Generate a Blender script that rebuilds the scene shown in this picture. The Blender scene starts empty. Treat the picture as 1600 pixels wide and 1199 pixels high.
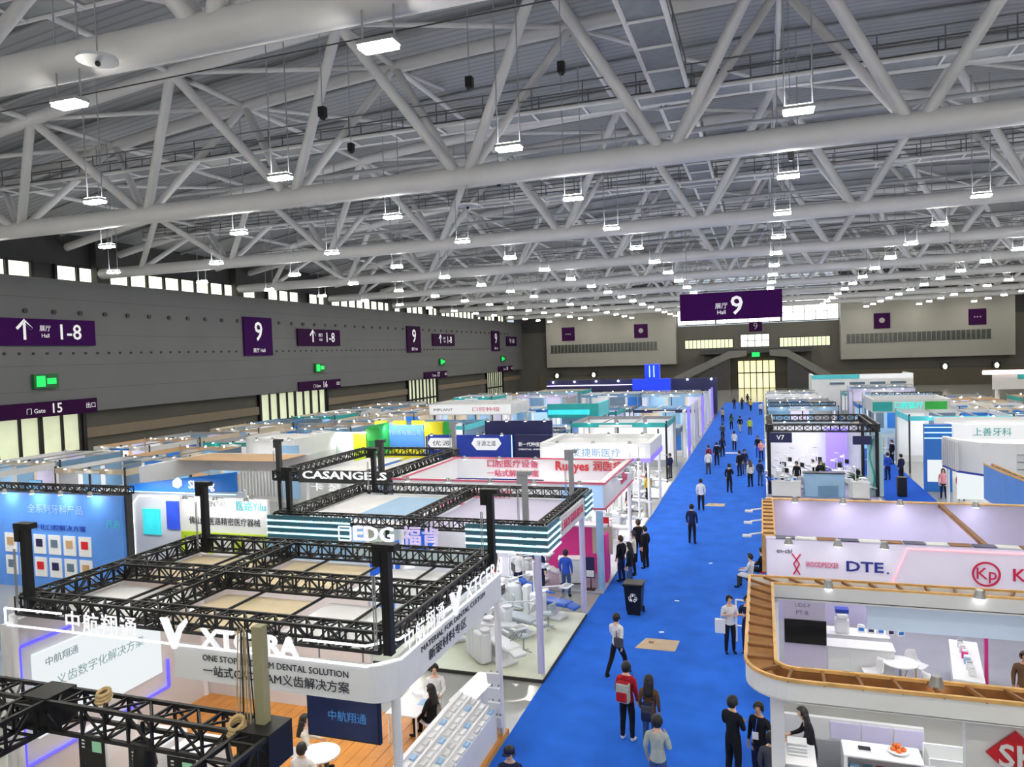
import bpy, bmesh, math, random
from mathutils import Vector, Matrix, Euler
random.seed(7)
SC = bpy.context.scene
C = SC.collection
# ------------------------------------------------------------------ camera, world, exposure
cam_d = bpy.data.cameras.new('camera')
cam_d.sensor_width = 36.0
cam_d.lens = 1155.0/1600.0*36.0
cam_d.clip_end = 600
cam = bpy.data.objects.new('camera', cam_d)
C.objects.link(cam)
_ax = ((0.94694319, 0.02015958, -0.32076812), (0.319549, 0.04793235, 0.94635666), (-0.03445333, 0.99864713, -0.03894724))
_m = Matrix(((_ax[0][0], _ax[0][1], -_ax[0][2], 0), (_ax[1][0], _ax[1][1], -_ax[1][2], 0), (_ax[2][0], _ax[2][1], -_ax[2][2], 9.0), (0, 0, 0, 1)))
cam.matrix_world = _m
SC.camera = cam
world = bpy.data.worlds.new('hall_world')
SC.world = world
world.use_nodes = True
world.node_tree.nodes['Background'].inputs[0].default_value = (0.80, 0.90, 1.0, 1)
world.node_tree.nodes['Background'].inputs[1].default_value = 0.6
SC.view_settings.view_transform = 'Standard'
SC.view_settings.look = 'None'
SC.view_settings.gamma = 1.0
SC.view_settings.use_curve_mapping = False
SC.view_settings.exposure = 0.36
SC.cycles.max_bounces = 6
SC.cycles.diffuse_bounces = 4
SC.cycles.use_adaptive_sampling = True
SC.cycles.adaptive_threshold = 0.03
SC.cycles.glossy_bounces = 2
SC.cycles.transmission_bounces = 3
SC.cycles.transparent_max_bounces = 6
SC.cycles.sample_clamp_indirect = 4.0
LAMP_DOWN = 165.0      # high bay lamps, lens
ROOF_FILL = 31.0       # glow added on top of the high bay lamps to brighten the roof
BOOTH_LIGHT = 5.0    # W per square metre of booth floor

# ------------------------------------------------------------------ materials
MATS = {}
def mat(key, col=(0.8, 0.8, 0.8), rough=0.5, metal=0.0, emit=0.0, ecol=None, var=0.06, scale=1.5, bump=0.0, spec=0.5, alpha=1.0, trans=0.0):
    if key in MATS: return MATS[key]
    m = bpy.data.materials.new(key); m.use_nodes = True
    nt = m.node_tree; b = nt.nodes['Principled BSDF']
    b.inputs['Roughness'].default_value = rough; b.inputs['Metallic'].default_value = metal
    b.inputs['Specular IOR Level'].default_value = spec
    if alpha < 1: b.inputs['Alpha'].default_value = alpha
    if trans: b.inputs['Transmission Weight'].default_value = trans
    c = (col[0], col[1], col[2], 1)
    if var > 0:
        g = nt.nodes.new('ShaderNodeNewGeometry'); n = nt.nodes.new('ShaderNodeTexNoise')
        n.inputs['Scale'].default_value = scale; n.inputs['Detail'].default_value = 3
        r = nt.nodes.new('ShaderNodeValToRGB')
        r.color_ramp.elements[0].position = 0.3; r.color_ramp.elements[1].position = 0.7
        r.color_ramp.elements[0].color = tuple(max(0, x*(1-var)) for x in col)+(1,)
        r.color_ramp.elements[1].color = tuple(min(1, x*(1+var)) for x in col)+(1,)
        nt.links.new(g.outputs['Position'], n.inputs['Vector']); nt.links.new(n.outputs['Fac'], r.inputs['Fac'])
        nt.links.new(r.outputs['Color'], b.inputs['Base Color'])
        if bump:
            bp = nt.nodes.new('ShaderNodeBump'); bp.inputs['Strength'].default_value = bump; bp.inputs['Distance'].default_value = 0.02
            nt.links.new(n.outputs['Fac'], bp.inputs['Height']); nt.links.new(bp.outputs['Normal'], b.inputs['Normal'])
    else: b.inputs['Base Color'].default_value = c
    if emit:
        e = ecol or col
        b.inputs['Emission Color'].default_value = (e[0], e[1], e[2], 1); b.inputs['Emission Strength'].default_value = emit
    MATS[key] = m
    return m
def S(r, g, b):   # sRGB 0-255 to linear
    f = lambda v: (v/255/12.92) if v/255 <= 0.04045 else ((v/255+0.055)/1.055)**2.4
    return (f(r), f(g), f(b))
STEEL = mat('painted_steel', S(208, 208, 212), 0.45, 0, var=0.05, scale=0.6)
STEEL2 = mat('painted_steel_grey', S(150, 153, 158), 0.5, 0, var=0.06)
GALV = mat('galvanised_deck', S(120, 124, 130), 0.5, 0.3, var=0.1, scale=3)
BLACK = mat('black_paint', S(22, 22, 26), 0.45, 0.2, var=0.15)
DARK = mat('dark_grey_paint', S(52, 52, 54), 0.6, var=0.1)
WHITE = mat('white_laminate', S(236, 237, 240), 0.4, var=0.02)
WHITEG = mat('white_gloss', S(240, 240, 243), 0.2, var=0.02)
OFFW = mat('off_white_board', S(214, 215, 218), 0.55, var=0.03)
GREYP = mat('grey_panel', S(150, 152, 158), 0.6, var=0.04)
ALU = mat('aluminium_post', S(165, 167, 170), 0.35, 0.6, var=0.05)
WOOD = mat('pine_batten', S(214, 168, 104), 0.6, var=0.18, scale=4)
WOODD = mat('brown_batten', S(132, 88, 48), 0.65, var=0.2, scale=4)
PURPLE = mat('purple_sign', S(54, 10, 76), 0.75, var=0.05, spec=0.08)
PURPLED = mat('deep_purple_sign', S(48, 14, 56), 0.75, var=0.05, spec=0.08)
SIGNW = mat('sign_white', S(235, 235, 238), 0.5, var=0, emit=0.25)
GLASS = mat('booth_glass', (0.9, 0.95, 0.96), 0.05, var=0, alpha=0.25)
TUBEW = mat('white_tube_light', (1, 1, 1), 0.3, var=0, emit=1.1, ecol=(0.95, 0.97, 1.0))
LETW = mat('white_light_letters', (.4, .4, .4), 0.3, var=0, emit=0.6, ecol=(0.96, 0.97, 1.0))
TUBEC = mat('cyan_tube_light', (0.7, 1, 1), 0.3, var=0, emit=1.0, ecol=(0.45, 0.9, 1.0))
TUBEB = mat('blue_tube_light', (0.1, 0.1, 1), 0.3, var=0, emit=0.8, ecol=(0.10, 0.08, 1.0))
TUBEP = mat('pink_tube_light', (1, 0.4, 0.5), 0.3, var=0, emit=0.8, ecol=(1.0, 0.33, 0.36))
INK = mat('dark_ink', S(45, 48, 60), 0.6, var=0)
SPOT = mat('spot_lens', (1, 1, 1), 0.3, var=0, emit=12.0, ecol=(1.0, 0.98, 0.95))

# ------------------------------------------------------------------ geometry helpers
WM = {}
def link(o, M, parent=None):
    C.objects.link(o)
    if parent is not None:
        o.parent = parent; o.matrix_parent_inverse = WM[parent.name].inverted()
    o.matrix_basis = M; WM[o.name] = M
    return o
def tag(o, label=None, cat=None, group=None, kind=None):
    if label: o['label'] = label
    if cat: o['category'] = cat
    if group: o['group'] = group
    if kind: o['kind'] = kind
    return o
def thing(name, label, cat, loc=(0, 0, 0), group=None, kind=None):
    o = bpy.data.objects.new(name, None); o.empty_display_size = 0.2
    link(o, Matrix.Translation(loc)); return tag(o, label, cat, group, kind)
_mesh = {}
def unit(shape, m):
    k = (shape, m.name)
    if k in _mesh: return _mesh[k]
    me = bpy.data.meshes.new(shape)
    if shape == 'box':
        v = [(x, y, z) for x in (-.5, .5) for y in (-.5, .5) for z in (-.5, .5)]
        f = [(0, 1, 3, 2), (4, 6, 7, 5), (0, 4, 5, 1), (2, 3, 7, 6), (0, 2, 6, 4), (1, 5, 7, 3)]
        me.from_pydata(v, [], f)
    elif shape.startswith('cyl'):
        n = int(shape[3:]); v = []; f = []
        for z in (0, 1, 0, 1):
            for i in range(n): v.append((math.cos(2*math.pi*i/n), math.sin(2*math.pi*i/n), z))
        for i in range(n): f.append((i, (i+1) % n, n+(i+1) % n, n+i))
        f.append(tuple(2*n+i for i in reversed(range(n)))); f.append(tuple(3*n+i for i in range(n)))
        me.from_pydata(v, [], f)
        for p in me.polygons[:n]: p.use_smooth = True
    elif shape.startswith('cone'):   # tapered, top radius 0.6
        n = int(shape[4:]); v = []; f = []
        for z in (0, 1):
            for i in range(n): r = 1 if z == 0 else 0.6; v.append((r*math.cos(2*math.pi*i/n), r*math.sin(2*math.pi*i/n), z))
        for i in range(n): f.append((i, (i+1) % n, n+(i+1) % n, n+i))
        f.append(tuple(reversed(range(n)))); f.append(tuple(n+i for i in range(n)))
        me.from_pydata(v, [], f)
    elif shape == 'ball':
        bm = bmesh.new(); bmesh.ops.create_uvsphere(bm, u_segments=12, v_segments=8, radius=1); bm.to_mesh(me); bm.free()
        for p in me.polygons: p.use_smooth = True
    me.materials.append(m)
    _mesh[k] = me
    return me
def box(name, m, x0, x1, y0, y1, z0, z1, parent=None, rot=None):
    M = Matrix.Translation(((x0+x1)/2, (y0+y1)/2, (z0+z1)/2))
    if rot is not None: M = M @ rot.to_matrix().to_4x4()
    M = M @ Matrix.Diagonal((abs(x1-x0), abs(y1-y0), abs(z1-z0), 1))
    return link(bpy.data.objects.new(name, unit('box', m)), M, parent)
def cbox(name, m, c, s, parent=None, rz=0, rx=0, ry=0):
    M = Matrix.Translation(c) @ Euler((rx, ry, rz)).to_matrix().to_4x4() @ Matrix.Diagonal((s[0], s[1], s[2], 1))
    return link(bpy.data.objects.new(name, unit('box', m)), M, parent)
def axis_M(p, q, r):
    p = Vector(p); q = Vector(q); d = q-p; L = d.length
    z = d/L; a = Vector((0, 0, 1)) if abs(z.z) < 0.95 else Vector((1, 0, 0))
    x = a.cross(z).normalized(); y = z.cross(x)
    M = Matrix((x, y, z)).transposed().to_4x4(); M.translation = p
    return M @ Matrix.Diagonal((r, r, L, 1))
def tube(name, m, p, q, r, parent=None, n=12):
    return link(bpy.data.objects.new(name, unit('cyl%d' % n, m)), axis_M(p, q, r), parent)
def ball(name, m, c, r, parent=None):
    r = r if hasattr(r, '__len__') else (r, r, r)
    return link(bpy.data.objects.new(name, unit('ball', m)), Matrix.Translation(c) @ Matrix.Diagonal((r[0], r[1], r[2], 1)), parent)
def mesh(name, m, v, f, parent=None, smooth=False, M=None):
    me = bpy.data.meshes.new(name); me.from_pydata([tuple(x) for x in v], [], f); me.update()
    if m is not None: me.materials.append(m)
    if smooth:
        for p in me.polygons: p.use_smooth = True
    return link(bpy.data.objects.new(name, me), M or Matrix.Identity(4), parent)
class MB:     # collects boxes and bars into one mesh
    def __init__(s): s.v = []; s.f = []
    def bar(s, p, q, w):   # square bar
        p = Vector(p); q = Vector(q); z = (q-p).normalized()
        a = Vector((0, 0, 1)) if abs(z.z) < 0.9 else Vector((1, 0, 0))
        x = a.cross(z).normalized()*w/2; y = z.cross(x).normalized()*w/2; n = len(s.v)
        for o in (p, q):
            for d in (x+y, y-x, -x-y, x-y): s.v.append(o+d)
        s.f += [(n, n+1, n+5, n+4), (n+1, n+2, n+6, n+5), (n+2, n+3, n+7, n+6), (n+3, n, n+4, n+7), (n+3, n+2, n+1, n), (n+4, n+5, n+6, n+7)]
    def box(s, x0, x1, y0, y1, z0, z1):
        n = len(s.v)
        s.v += [Vector((x, y, z)) for x in (x0, x1) for y in (y0, y1) for z in (z0, z1)]
        s.f += [(n, n+1, n+3, n+2), (n+4, n+6, n+7, n+5), (n, n+4, n+5, n+1), (n+2, n+3, n+7, n+6), (n, n+2, n+6, n+4), (n+1, n+5, n+7, n+3)]
    def build(s, name, m, parent=None): return mesh(name, m, s.v, s.f, parent)
def text(name, m, s, loc, size, facing='-y', parent=None, width=None, ext=0.02, bold=0.0, align='CENTER', spacing=1.0):
    cu = bpy.data.curves.new(name, 'FONT'); cu.body = s; cu.size = size; cu.extrude = ext
    cu.align_x = align; cu.align_y = 'CENTER'; cu.offset = 0.0 if (bold <= 0.012 or any(ord(c_) > 0x2e80 for c_ in s)) else bold*0.6*size; cu.resolution_u = 2; cu.space_character = spacing
    cu.materials.append(m)
    R = {'-y': Euler((math.pi/2, 0, 0)), '+x': Euler((math.pi/2, 0, math.pi/2)), '-x': Euler((math.pi/2, 0, -math.pi/2)), 'up': Euler((0, 0, 0))}[facing]
    M = Matrix.Translation(loc) @ R.to_matrix().to_4x4()
    tmp = bpy.data.objects.new('tmp_text', cu); me = bpy.data.meshes.new_from_object(tmp)
    bpy.data.objects.remove(tmp); bpy.data.curves.remove(cu); me.name = name
    if not me.materials: me.materials.append(m)
    if width and len(me.vertices):
        xs_ = [v_.co.x for v_ in me.vertices]; W = max(xs_)-min(xs_)
        M = M @ Matrix.Diagonal((width/max(W, .01), 1, 1, 1))
    return link(bpy.data.objects.new(name, me), M, parent)
def copy_tree(o, M, parent=None):
    c = o.copy(); C.objects.link(c)
    if parent is None: c.matrix_basis = M; WM[c.name] = M
    else: c.parent = parent
    for ch in KIDS.get(o.name, ()): 
        d = ch.copy(); C.objects.link(d); d.parent = c
        for g in KIDS.get(ch.name, ()):
            e = g.copy(); C.objects.link(e); e.parent = d
    return c
KIDS = {}
def remember(root):
    KIDS[root.name] = list(root.children)
    for ch in root.children: KIDS[ch.name] = list(ch.children)
def place(proto, used, x, y, z, rz, label=None, group=None, sc=1.0, szz=None):
    M = Matrix.Translation((x, y, z)) @ Matrix.Rotation(rz, 4, 'Z') @ Matrix.Diagonal((sc, sc, szz or sc, 1))
    if not used.get(proto.name): used[proto.name] = 1; o = proto; o.matrix_basis = M; WM[o.name] = M
    else: o = copy_tree(proto, M)
    tag(o, label, None, group); return o
USED = {}
HX0, HX1, HY0, HY1 = -54.0, 56.0, -46.0, 168.0
ORD = ['first', 'second', 'third', 'fourth', 'fifth', 'sixth', 'seventh', 'eighth', 'ninth', 'tenth', 'eleventh', 'twelfth', 'thirteenth', 'fourteenth', 'fifteenth', 'sixteenth', 'seventeenth', 'eighteenth', 'nineteenth', 'twentieth']

# ------------------------------------------------------------------ floor, walls
def floor_mat():
    m = mat('polished_concrete', S(150, 150, 146), 0.13, var=0.03, scale=0.8); return m
tag(box('floor', floor_mat(), HX0-2, HX1+2, HY0, HY1+1, -0.3, 0.0), kind='structure')
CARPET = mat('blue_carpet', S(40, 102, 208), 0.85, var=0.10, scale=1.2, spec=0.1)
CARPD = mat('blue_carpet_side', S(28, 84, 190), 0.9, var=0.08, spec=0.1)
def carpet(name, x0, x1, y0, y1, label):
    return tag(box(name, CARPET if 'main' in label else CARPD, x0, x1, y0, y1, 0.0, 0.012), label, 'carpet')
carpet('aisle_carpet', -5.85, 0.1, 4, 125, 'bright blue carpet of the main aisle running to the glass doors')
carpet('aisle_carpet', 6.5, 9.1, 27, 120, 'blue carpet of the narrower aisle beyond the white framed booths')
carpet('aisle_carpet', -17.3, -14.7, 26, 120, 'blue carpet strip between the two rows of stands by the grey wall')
WALLG = mat('grey_wall_cladding', S(98, 99, 102), 0.7, var=0.04, scale=0.25)
WALLD = mat('dark_wall_cladding', S(88, 86, 80), 0.75, var=0.05, scale=0.3)
WALLE = mat('beige_grey_cladding', S(140, 138, 132), 0.7, var=0.04, scale=0.2)
BEAMD = mat('brown_grey_band', S(120, 108, 92), 0.7, var=0.05)
wl = tag(box('wall_left', WALLG, HX0-1.3, HX0, HY0, HY1, 5.45, 16.4), kind='structure')
tag(box('wall_left_lower', WALLD, HX0-1.8, HX0-1.3, HY0, HY1, 0, 5.45), kind='structure')
for i_, (ya, yb) in enumerate(((HY0, 32.6), (48.2, 71.2), (85.6, 109.0), (121.0, 145.6), (156.4, HY1))): tag(box('trim_%d' % (i_+1), BEAMD, HX0-1.3, HX0-1.0, ya, yb, 3.1, 4.0), kind='structure')
tag(box('wall_left_upper', DARK, HX0-1.8, HX0-1.3, HY0, HY1, 17.75, 21.5), kind='structure')
tag(box('wall_right', WALLG, HX1, HX1+1.3, HY0, HY1, 0, 22), kind='structure')
tag(box('wall_behind', WALLG, HX0-2, HX1+2, HY0-0.6, HY0, 0, 26), kind='structure')
# cladding joints on the left wall (thin recessed dark lines as strips) and air nozzles
for z in (7.4, 9.4, 11.9, 14.8):
    box('cladding_joint', DARK, HX0-0.02, HX0+0.006, 20, HY1, z-0.012, z+0.012, wl)
for k in range(50):
    y = 37.5+k*2.45
    if not (38.4 < y < 40) and y < HY1: tube('air_nozzle', BLACK, (HX0-0.05, y, 13.7), (HX0+0.12, y, 13.7), 0.2, wl, 10)
for k in range(100):
    y = 37.0+k*1.18
    if y < HY1 and not (67.5 < y < 72.6 or 107 < y < 112.2): tube('air_nozzle', BLACK, (HX0-0.05, y, 10.37), (HX0+0.08, y, 10.37), 0.11, wl, 8)
# clerestory windows
DAYW = mat('daylit_window', S(250, 250, 226), 0.4, var=0, emit=1.25, ecol=S(250, 250, 224))
DAYG = mat('daylit_door_glass', S(196, 202, 176), 0.3, var=0.12, scale=0.7, emit=0.55, ecol=S(214, 220, 186))
DAYY = mat('warm_daylit_glass', S(240, 232, 180), 0.3, var=0.1, scale=0.6, emit=0.8, ecol=S(245, 238, 185))
nw = 0
TY = [-3.9+18.05*k for k in range(0, 10)]      # truss lines: -3.9, 14.15, 32.2 ...
TY = [14.15+18.05*k for k in range(-1, 9)]; TY[1] = 15.5
for b in range(1, 9):
    nw += 1
    w = bpy.data.objects.new('window_%d' % nw, None); link(w, Matrix.Translation((HX0-1.2, TY[b], 16.4))); w['kind'] = 'structure'
    y = TY[b]+1.6; i = 0
    while y < TY[b]+16.4 and y < HY1-1:
        if not (i in (1, 5) and b % 2 == 0):
            box('window_pane', DAYW, HX0-1.35, HX0-1.28, y, y+1.75, 16.45, 17.7, w)
        box('window_mullion', BLACK, HX0-1.32, HX0-1.1, y+1.8, y+2.05, 16.4, 17.8, w)
        y += 2.1; i += 1
    box('window_mullion', DARK, HX0-1.7, HX0-1.36, TY[b]-1, TY[b]+18, 16.4, 17.75, w)
# hall signs on the left wall
def wall_sign(y0, y1, z0, z1, m, label, items):
    t = thing('wall_sign', label, 'sign', (HX0+0.1, (y0+y1)/2, z0))
    box('sign_board', m, HX0+0.02, HX0+0.22, y0, y1, z0, z1, t)
    for (s, dy, dz, sz, b) in items:
        text('lettering', SIGNW, s, (HX0+0.24, (y0+y1)/2+dy, (z0+z1)/2+dz), sz, '+x', t, bold=b, ext=0.005)
    return t
for k, (y0, lab) in enumerate(((38.9, 'wide purple sign with an up arrow and 1-8, nearest the camera'), (77.6, 'wide purple sign with up arrow and 1-8 above the second glass door'), (116.9, 'small far purple sign with up arrow and 1-8 on the grey wall'))):
    wall_sign(y0, y0+9.6, 11.0, 13.1, PURPLE if k == 0 else PURPLED, lab, [('↑', -1.6, 0.05, 2.1, 0.02), ('1-8', 2.3, -0.02, 1.75, 0.015), ('展厅', 0.15, 0.28, 0.5, 0.01), ('Hall', 0.15, -0.28, 0.45, 0.01)])
for k, (y0, lab) in enumerate(((67.7, 'tall purple sign with a large white 9 nearest the camera'), (107.2, 'middle tall purple sign with a white 9 on the grey wall'), (146.5, 'farthest tall dark sign with a white 9 on the grey wall'))):
    wall_sign(y0, y0+4.9, 9.9, 14.2, PURPLE if k == 0 else PURPLED, lab, [('9', 0, 0.45, 3.0, 0.015), ('展厅 Hall', 0, -1.6, 0.55, 0.01)])
wall_sign(156, 163, 11.0, 13.1, PURPLED, 'dark sign with up arrow in the far corner of the hall', [('↑ 1-8', 0, 0, 1.5, 0.01)])
# glass doors in the left wall with their signs and exit lights
EXITG = mat('exit_green', S(10, 190, 60), 0.4, var=0, emit=0.9, ecol=(0.0, 0.75, 0.12))
EXITD = mat('exit_dark_green', S(0, 60, 20), 0.4, var=0, emit=0.1, ecol=(0, 0.3, 0.05))
for k, (y0, y1, num) in enumerate(((33.0, 47.8, '15'), (71.6, 85.2, '16'), (109.4, 120.6, '17'), (146, 156, '18'))):
    d = bpy.data.objects.new('door_%d' % (k+1), None); link(d, Matrix.Translation((HX0-1.2, (y0+y1)/2, 0))); d['kind'] = 'structure'
    n = 8; w = (y1-y0)/n
    for i in range(n):
        box('door_pane', DAYG, HX0-1.26, HX0-1.2, y0+i*w+0.1, y0+(i+1)*w-0.1, 0.05, 5.3, d)
        box('door_mullion', BLACK, HX0-1.26, HX0-1.0, y0+(i+1)*w-(0.24 if i % 2 else 0.1), y0+(i+1)*w+0.08, 0, 5.4, d)
    box('door_rail', BLACK, HX0-1.26, HX0-1.05, y0, y1, 1.9, 2.2, d)
    box('door_frame', BLACK, HX0-1.3, HX0-0.9, y1, y1+0.35, 0, 5.45, d)
    box('door_frame', BLACK, HX0-1.3, HX0-0.9, y0-0.35, y0, 0, 5.45, d)
    ys = (38.8, 77.4, 113, 150)[k]
    wall_sign(ys, ys+9.5, 5.35, 6.55, PURPLED, 'purple band above the %s glass door of the grey wall reading %s' % (ORD[k], num), [(num, 0.9, 0, 1.1, 0.02), ('门 Gate', -0.9, -0.1, 0.5, 0.01), ('出口', 4.1, 0.0, 0.5, 0.01)])
    ye = (42.6, 81.0, 119.5, 152)[k]
    t = thing('exit_sign', 'green lit exit sign above the %s glass door of the grey wall' % ORD[k], 'exit sign', (HX0, ye, 7.6))
    box('sign_body', EXITD, HX0+0.01, HX0+0.3, ye, ye+2.1, 7.6, 8.75, t)
    box('pictogram', EXITG, HX0+0.3, HX0+0.32, ye+0.2, ye+0.95, 7.75, 8.6, t)
    box('pictogram', EXITG, HX0+0.3, HX0+0.32, ye+1.1, ye+1.9, 7.95, 8.4, t)
# ------------------------------------------------------------------ end wall
YE = HY1
we = tag(box('wall_end', WALLD, HX0-2, HX1+2, YE, YE+0.8, 0, 13.9), kind='structure')
tag(box('wall_end_lower', mat('dark_stone', S(84, 78, 66), 0.7), -50, 50, YE-0.5, YE-0.001, 0, 3.4), kind='structure')  # dark brown-grey stone along the foot of the end wall
for nm, x0, x1 in (('wall_end_block_west', -47.2, -17.8), ('wall_end_block_east', 15.4, 46.0)):
    b = tag(box(nm, WALLE, x0, x1, YE-3.0, YE, 5.7, 19.0), kind='structure')
    for i in range(30):
        xa = x0+1.0+i*(x1-x0-5)/30
        box('window_pane', mat('dim_window', S(62, 66, 62), 0.2, var=0.25, scale=1.2), xa+0.06, xa+(x1-x0-5)/30-0.06, YE-3.05, YE-3.0, 9.0, 10.8, b)
    box('window_sill', DARK, x0+0.8, x1-3.8, YE-3.08, YE-3.0, 8.9, 9.0, b)
tag(box('wall_end_upper_west', DARK, HX0-2, -17.7, YE+0.1, YE+0.9, 13.9, 24), kind='structure')
tag(box('wall_end_upper_east', DARK, 15.3, HX1+2, YE+0.1, YE+0.9, 13.9, 24), kind='structure')
def end_window(n, x0, x1, z0, z1, cols, rows, m):
    w = bpy.data.objects.new('window_%d' % n, None); link(w, Matrix.Translation(((x0+x1)/2, YE, z0))); w['kind'] = 'structure'
    dx = (x1-x0)/cols; dz = (z1-z0)/rows
    for i in range(cols):
        for j in range(rows):
            box('window_pane', m, x0+i*dx+0.07, x0+(i+1)*dx-0.07, YE-0.12, YE-0.06, z0+j*dz+0.06, z0+(j+1)*dz-0.06, w)
    box('window_frame', DARK, x0-0.15, x1+0.15, YE-0.06, YE-0.01, z0-0.15, z1+0.15, w)
WINB = mat('bright_clerestory', S(255, 255, 250), 0.4, var=0, emit=1.6, ecol=(1, 1, 0.97))
WING = mat('greenish_window', S(206, 214, 170), 0.4, var=0.15, scale=0.6, emit=0.7, ecol=S(222, 228, 190))
WINW = mat('office_window', S(235, 238, 232), 0.4, var=0.1, scale=0.6, emit=0.95, ecol=S(240, 242, 235))
end_window(11, -17.6, -9.5, 14.2, 19.5, 4, 3, WINB)
end_window(12, -9.3, 3.9, 14.2, 19.5, 6, 3, WINB)
end_window(13, 4.2, 15.3, 14.2, 19.5, 5, 3, WINB)
end_window(14, -16.1, -5.9, 8.9, 10.8, 12, 1, WING)
end_window(15, -4.3, 1.6, 8.9, 11.6, 4, 2, WINW)
end_window(16, 3.65, 13.6, 8.7, 10.65, 12, 1, WING)
d = bpy.data.objects.new('door_5', None); link(d, Matrix.Translation((-1.2, YE-0.3, 0))); d['kind'] = 'structure'
for i in range(6):
    for j, (z0, z1) in enumerate(((0.1, 3.2), (3.45, 5.9))):
        box('door_pane', DAYY, -5.0+i*1.28+0.07, -5.0+(i+1)*1.28-0.07, YE-0.72, YE-0.62, z0, z1, d)
for i in range(7): box('door_mullion', BLACK, -5.1+i*1.28, -4.9+i*1.28, YE-0.8, YE-0.55, 0, 6.0, d)
box('door_rail', BLACK, -5.1, 2.8, YE-0.8, YE-0.55, 3.2, 3.42, d)
tag(box('wall_end_canopy', DARK, -12.5, 10.0, YE-5.5, YE, 7.6, 8.6), kind='structure')
def flat_sign(name, label, m, x0, x1, z0, z1, y, items, cat='sign'):
    t = thing(name, label, cat, ((x0+x1)/2, y, z0))
    box('sign_board', m, x0, x1, y-0.12, y, z0, z1, t)
    for (s, dx, dz, sz, b, mm) in items: text('lettering', mm, s, ((x0+x1)/2+dx, y-0.135, (z0+z1)/2+dz), sz, '-y', t, bold=b, ext=0.005)
    return t
DIMW = mat('dim_sign_white', S(150, 146, 150), 0.6, var=0)
flat_sign('hall_sign', 'small dark sign with a 9 below the large hanging purple sign', PURPLED, -2.5, 0.2, 12.2, 14.3, YE, [('9', 0, 0, 2.0, 0, DIMW)])
t = flat_sign('exit_sign', 'green lit exit sign above the glass doors at the end of the aisle', EXITD, -2.1, -0.3, 6.7, 7.9, YE-5.5, [], 'exit sign')
box('pictogram', EXITG, -1.95, -0.45, YE-5.65, YE-5.62, 6.85, 7.75, t)
for i, (x0, lab) in enumerate(((-43.4, 'dark square restroom sign, leftmost on the end wall'), (-26.8, 'dark square sign with a round emblem on the left end block'), (21.5, 'dark square sign with a round emblem on the right end block'), (38.2, 'dark square restroom sign, rightmost on the end wall'))):
    flat_sign('facility_sign', lab, PURPLED, x0, x0+3.0, 11.7, 14.8, YE-3.0, [('●' if i in (1, 2) else '▪▪▪', 0, 0, 1.4 if i in (1, 2) else 0.9, 0, DIMW)])
# stairs with parapets either side of the doors
for sgn, x0, x1 in ((-1, -18.0, -6.5), (1, 13.2, 5.0)):
    v = []
    prof = [(x0, 0.0), (x0, 3.0), (x1, 8.2), (x1+(-1 if sgn > 0 else 1)*3.5, 8.2), (x1+(-1 if sgn > 0 else 1)*3.5, 7.0), (x1, 6.6), (x0+(x1-x0)*0.25, 2.6), (x0+(x1-x0)*0.25, 0)]
    for y in (YE-6.2, YE-6.0):
        for (x, z) in prof: v.append((x, y, z))
    n = len(prof); f = [tuple(range(n)), tuple(reversed(range(n, 2*n)))]+[(i, n+i, n+(i+1) % n, (i+1) % n) for i in range(n)]
    s = thing('staircase', 'grey staircase parapet rising to the upper windows, %s of the glass doors' % ('left' if sgn < 0 else 'right'), 'staircase', (x0, YE-4, 0))
    mesh('parapet', mat('grey_parapet', S(104, 104, 100), 0.6), v, f, s)
    for k in range(14):
        a = k/14; xa = x0+(x1-x0)*a; xb = x0+(x1-x0)*(a+1/14)
        box('step', DARK, min(xa, xb), max(xa, xb), YE-6.0, YE-3.2, 0, 0.4+6.6*a, s)
# wall lamps low on the end wall
LAMPW = mat('wall_lamp_glow', (1, 0.97, 0.88), 0.4, var=0, emit=6, ecol=(1, 0.95, 0.8))
for i, x in enumerate((-45.4, -36.7, 34.5, 43.4)):
    t = thing('wall_lamp', 'bright wall lamp with dark housing, %s from the left on the end wall' % ORD[i], 'lamp', (x, YE-0.6, 3))
    box('housing', BLACK, x-0.7, x+0.7, YE-1.0, YE-0.5, 3.2, 4.4, t)
    ball('bulb', LAMPW, (x, YE-1.1, 3.7), (0.35, 0.3, 0.5), t)

# ------------------------------------------------------------------ roof deck and trusses
CX = 1.05
def zup(x): return 24.6-0.00165*(x-CX)**2
def deck():
    m = bpy.data.materials.new('corrugated_roof_deck'); m.use_nodes = True
    nt = m.node_tree; b = nt.nodes['Principled BSDF']; b.inputs['Roughness'].default_value = 0.5; b.inputs['Metallic'].default_value = 0.1
    g = nt.nodes.new('ShaderNodeNewGeometry'); w = nt.nodes.new('ShaderNodeTexWave'); w.bands_direction = 'Y'; w.inputs['Scale'].default_value = 0.62
    w.inputs['Distortion'].default_value = 0
    r = nt.nodes.new('ShaderNodeValToRGB'); r.color_ramp.elements[0].color = S(126, 128, 134)+(1,); r.color_ramp.elements[1].color = S(152, 154, 161)+(1,)
    r.color_ramp.elements[0].position = 0.02; r.color_ramp.elements[1].position = 0.25
    bp = nt.nodes.new('ShaderNodeBump'); bp.inputs['Strength'].default_value = 0.25; bp.inputs['Distance'].default_value = 0.05
    nt.links.new(g.outputs['Position'], w.inputs['Vector']); nt.links.new(w.outputs['Fac'], r.inputs['Fac']); nt.links.new(r.outputs['Color'], b.inputs['Base Color'])
    nt.links.new(w.outputs['Fac'], bp.inputs['Height']); nt.links.new(bp.outputs['Normal'], b.inputs['Normal'])
    return m
v = []; f = []
xs = [HX0-4+i*(HX1-HX0+8)/24 for i in range(25)]
for y in (HY0-1, HY1+1):
    for dz in (0, 0.5):
        for x in xs: v.append((x, y, zup(x)+1.1+dz))
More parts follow.
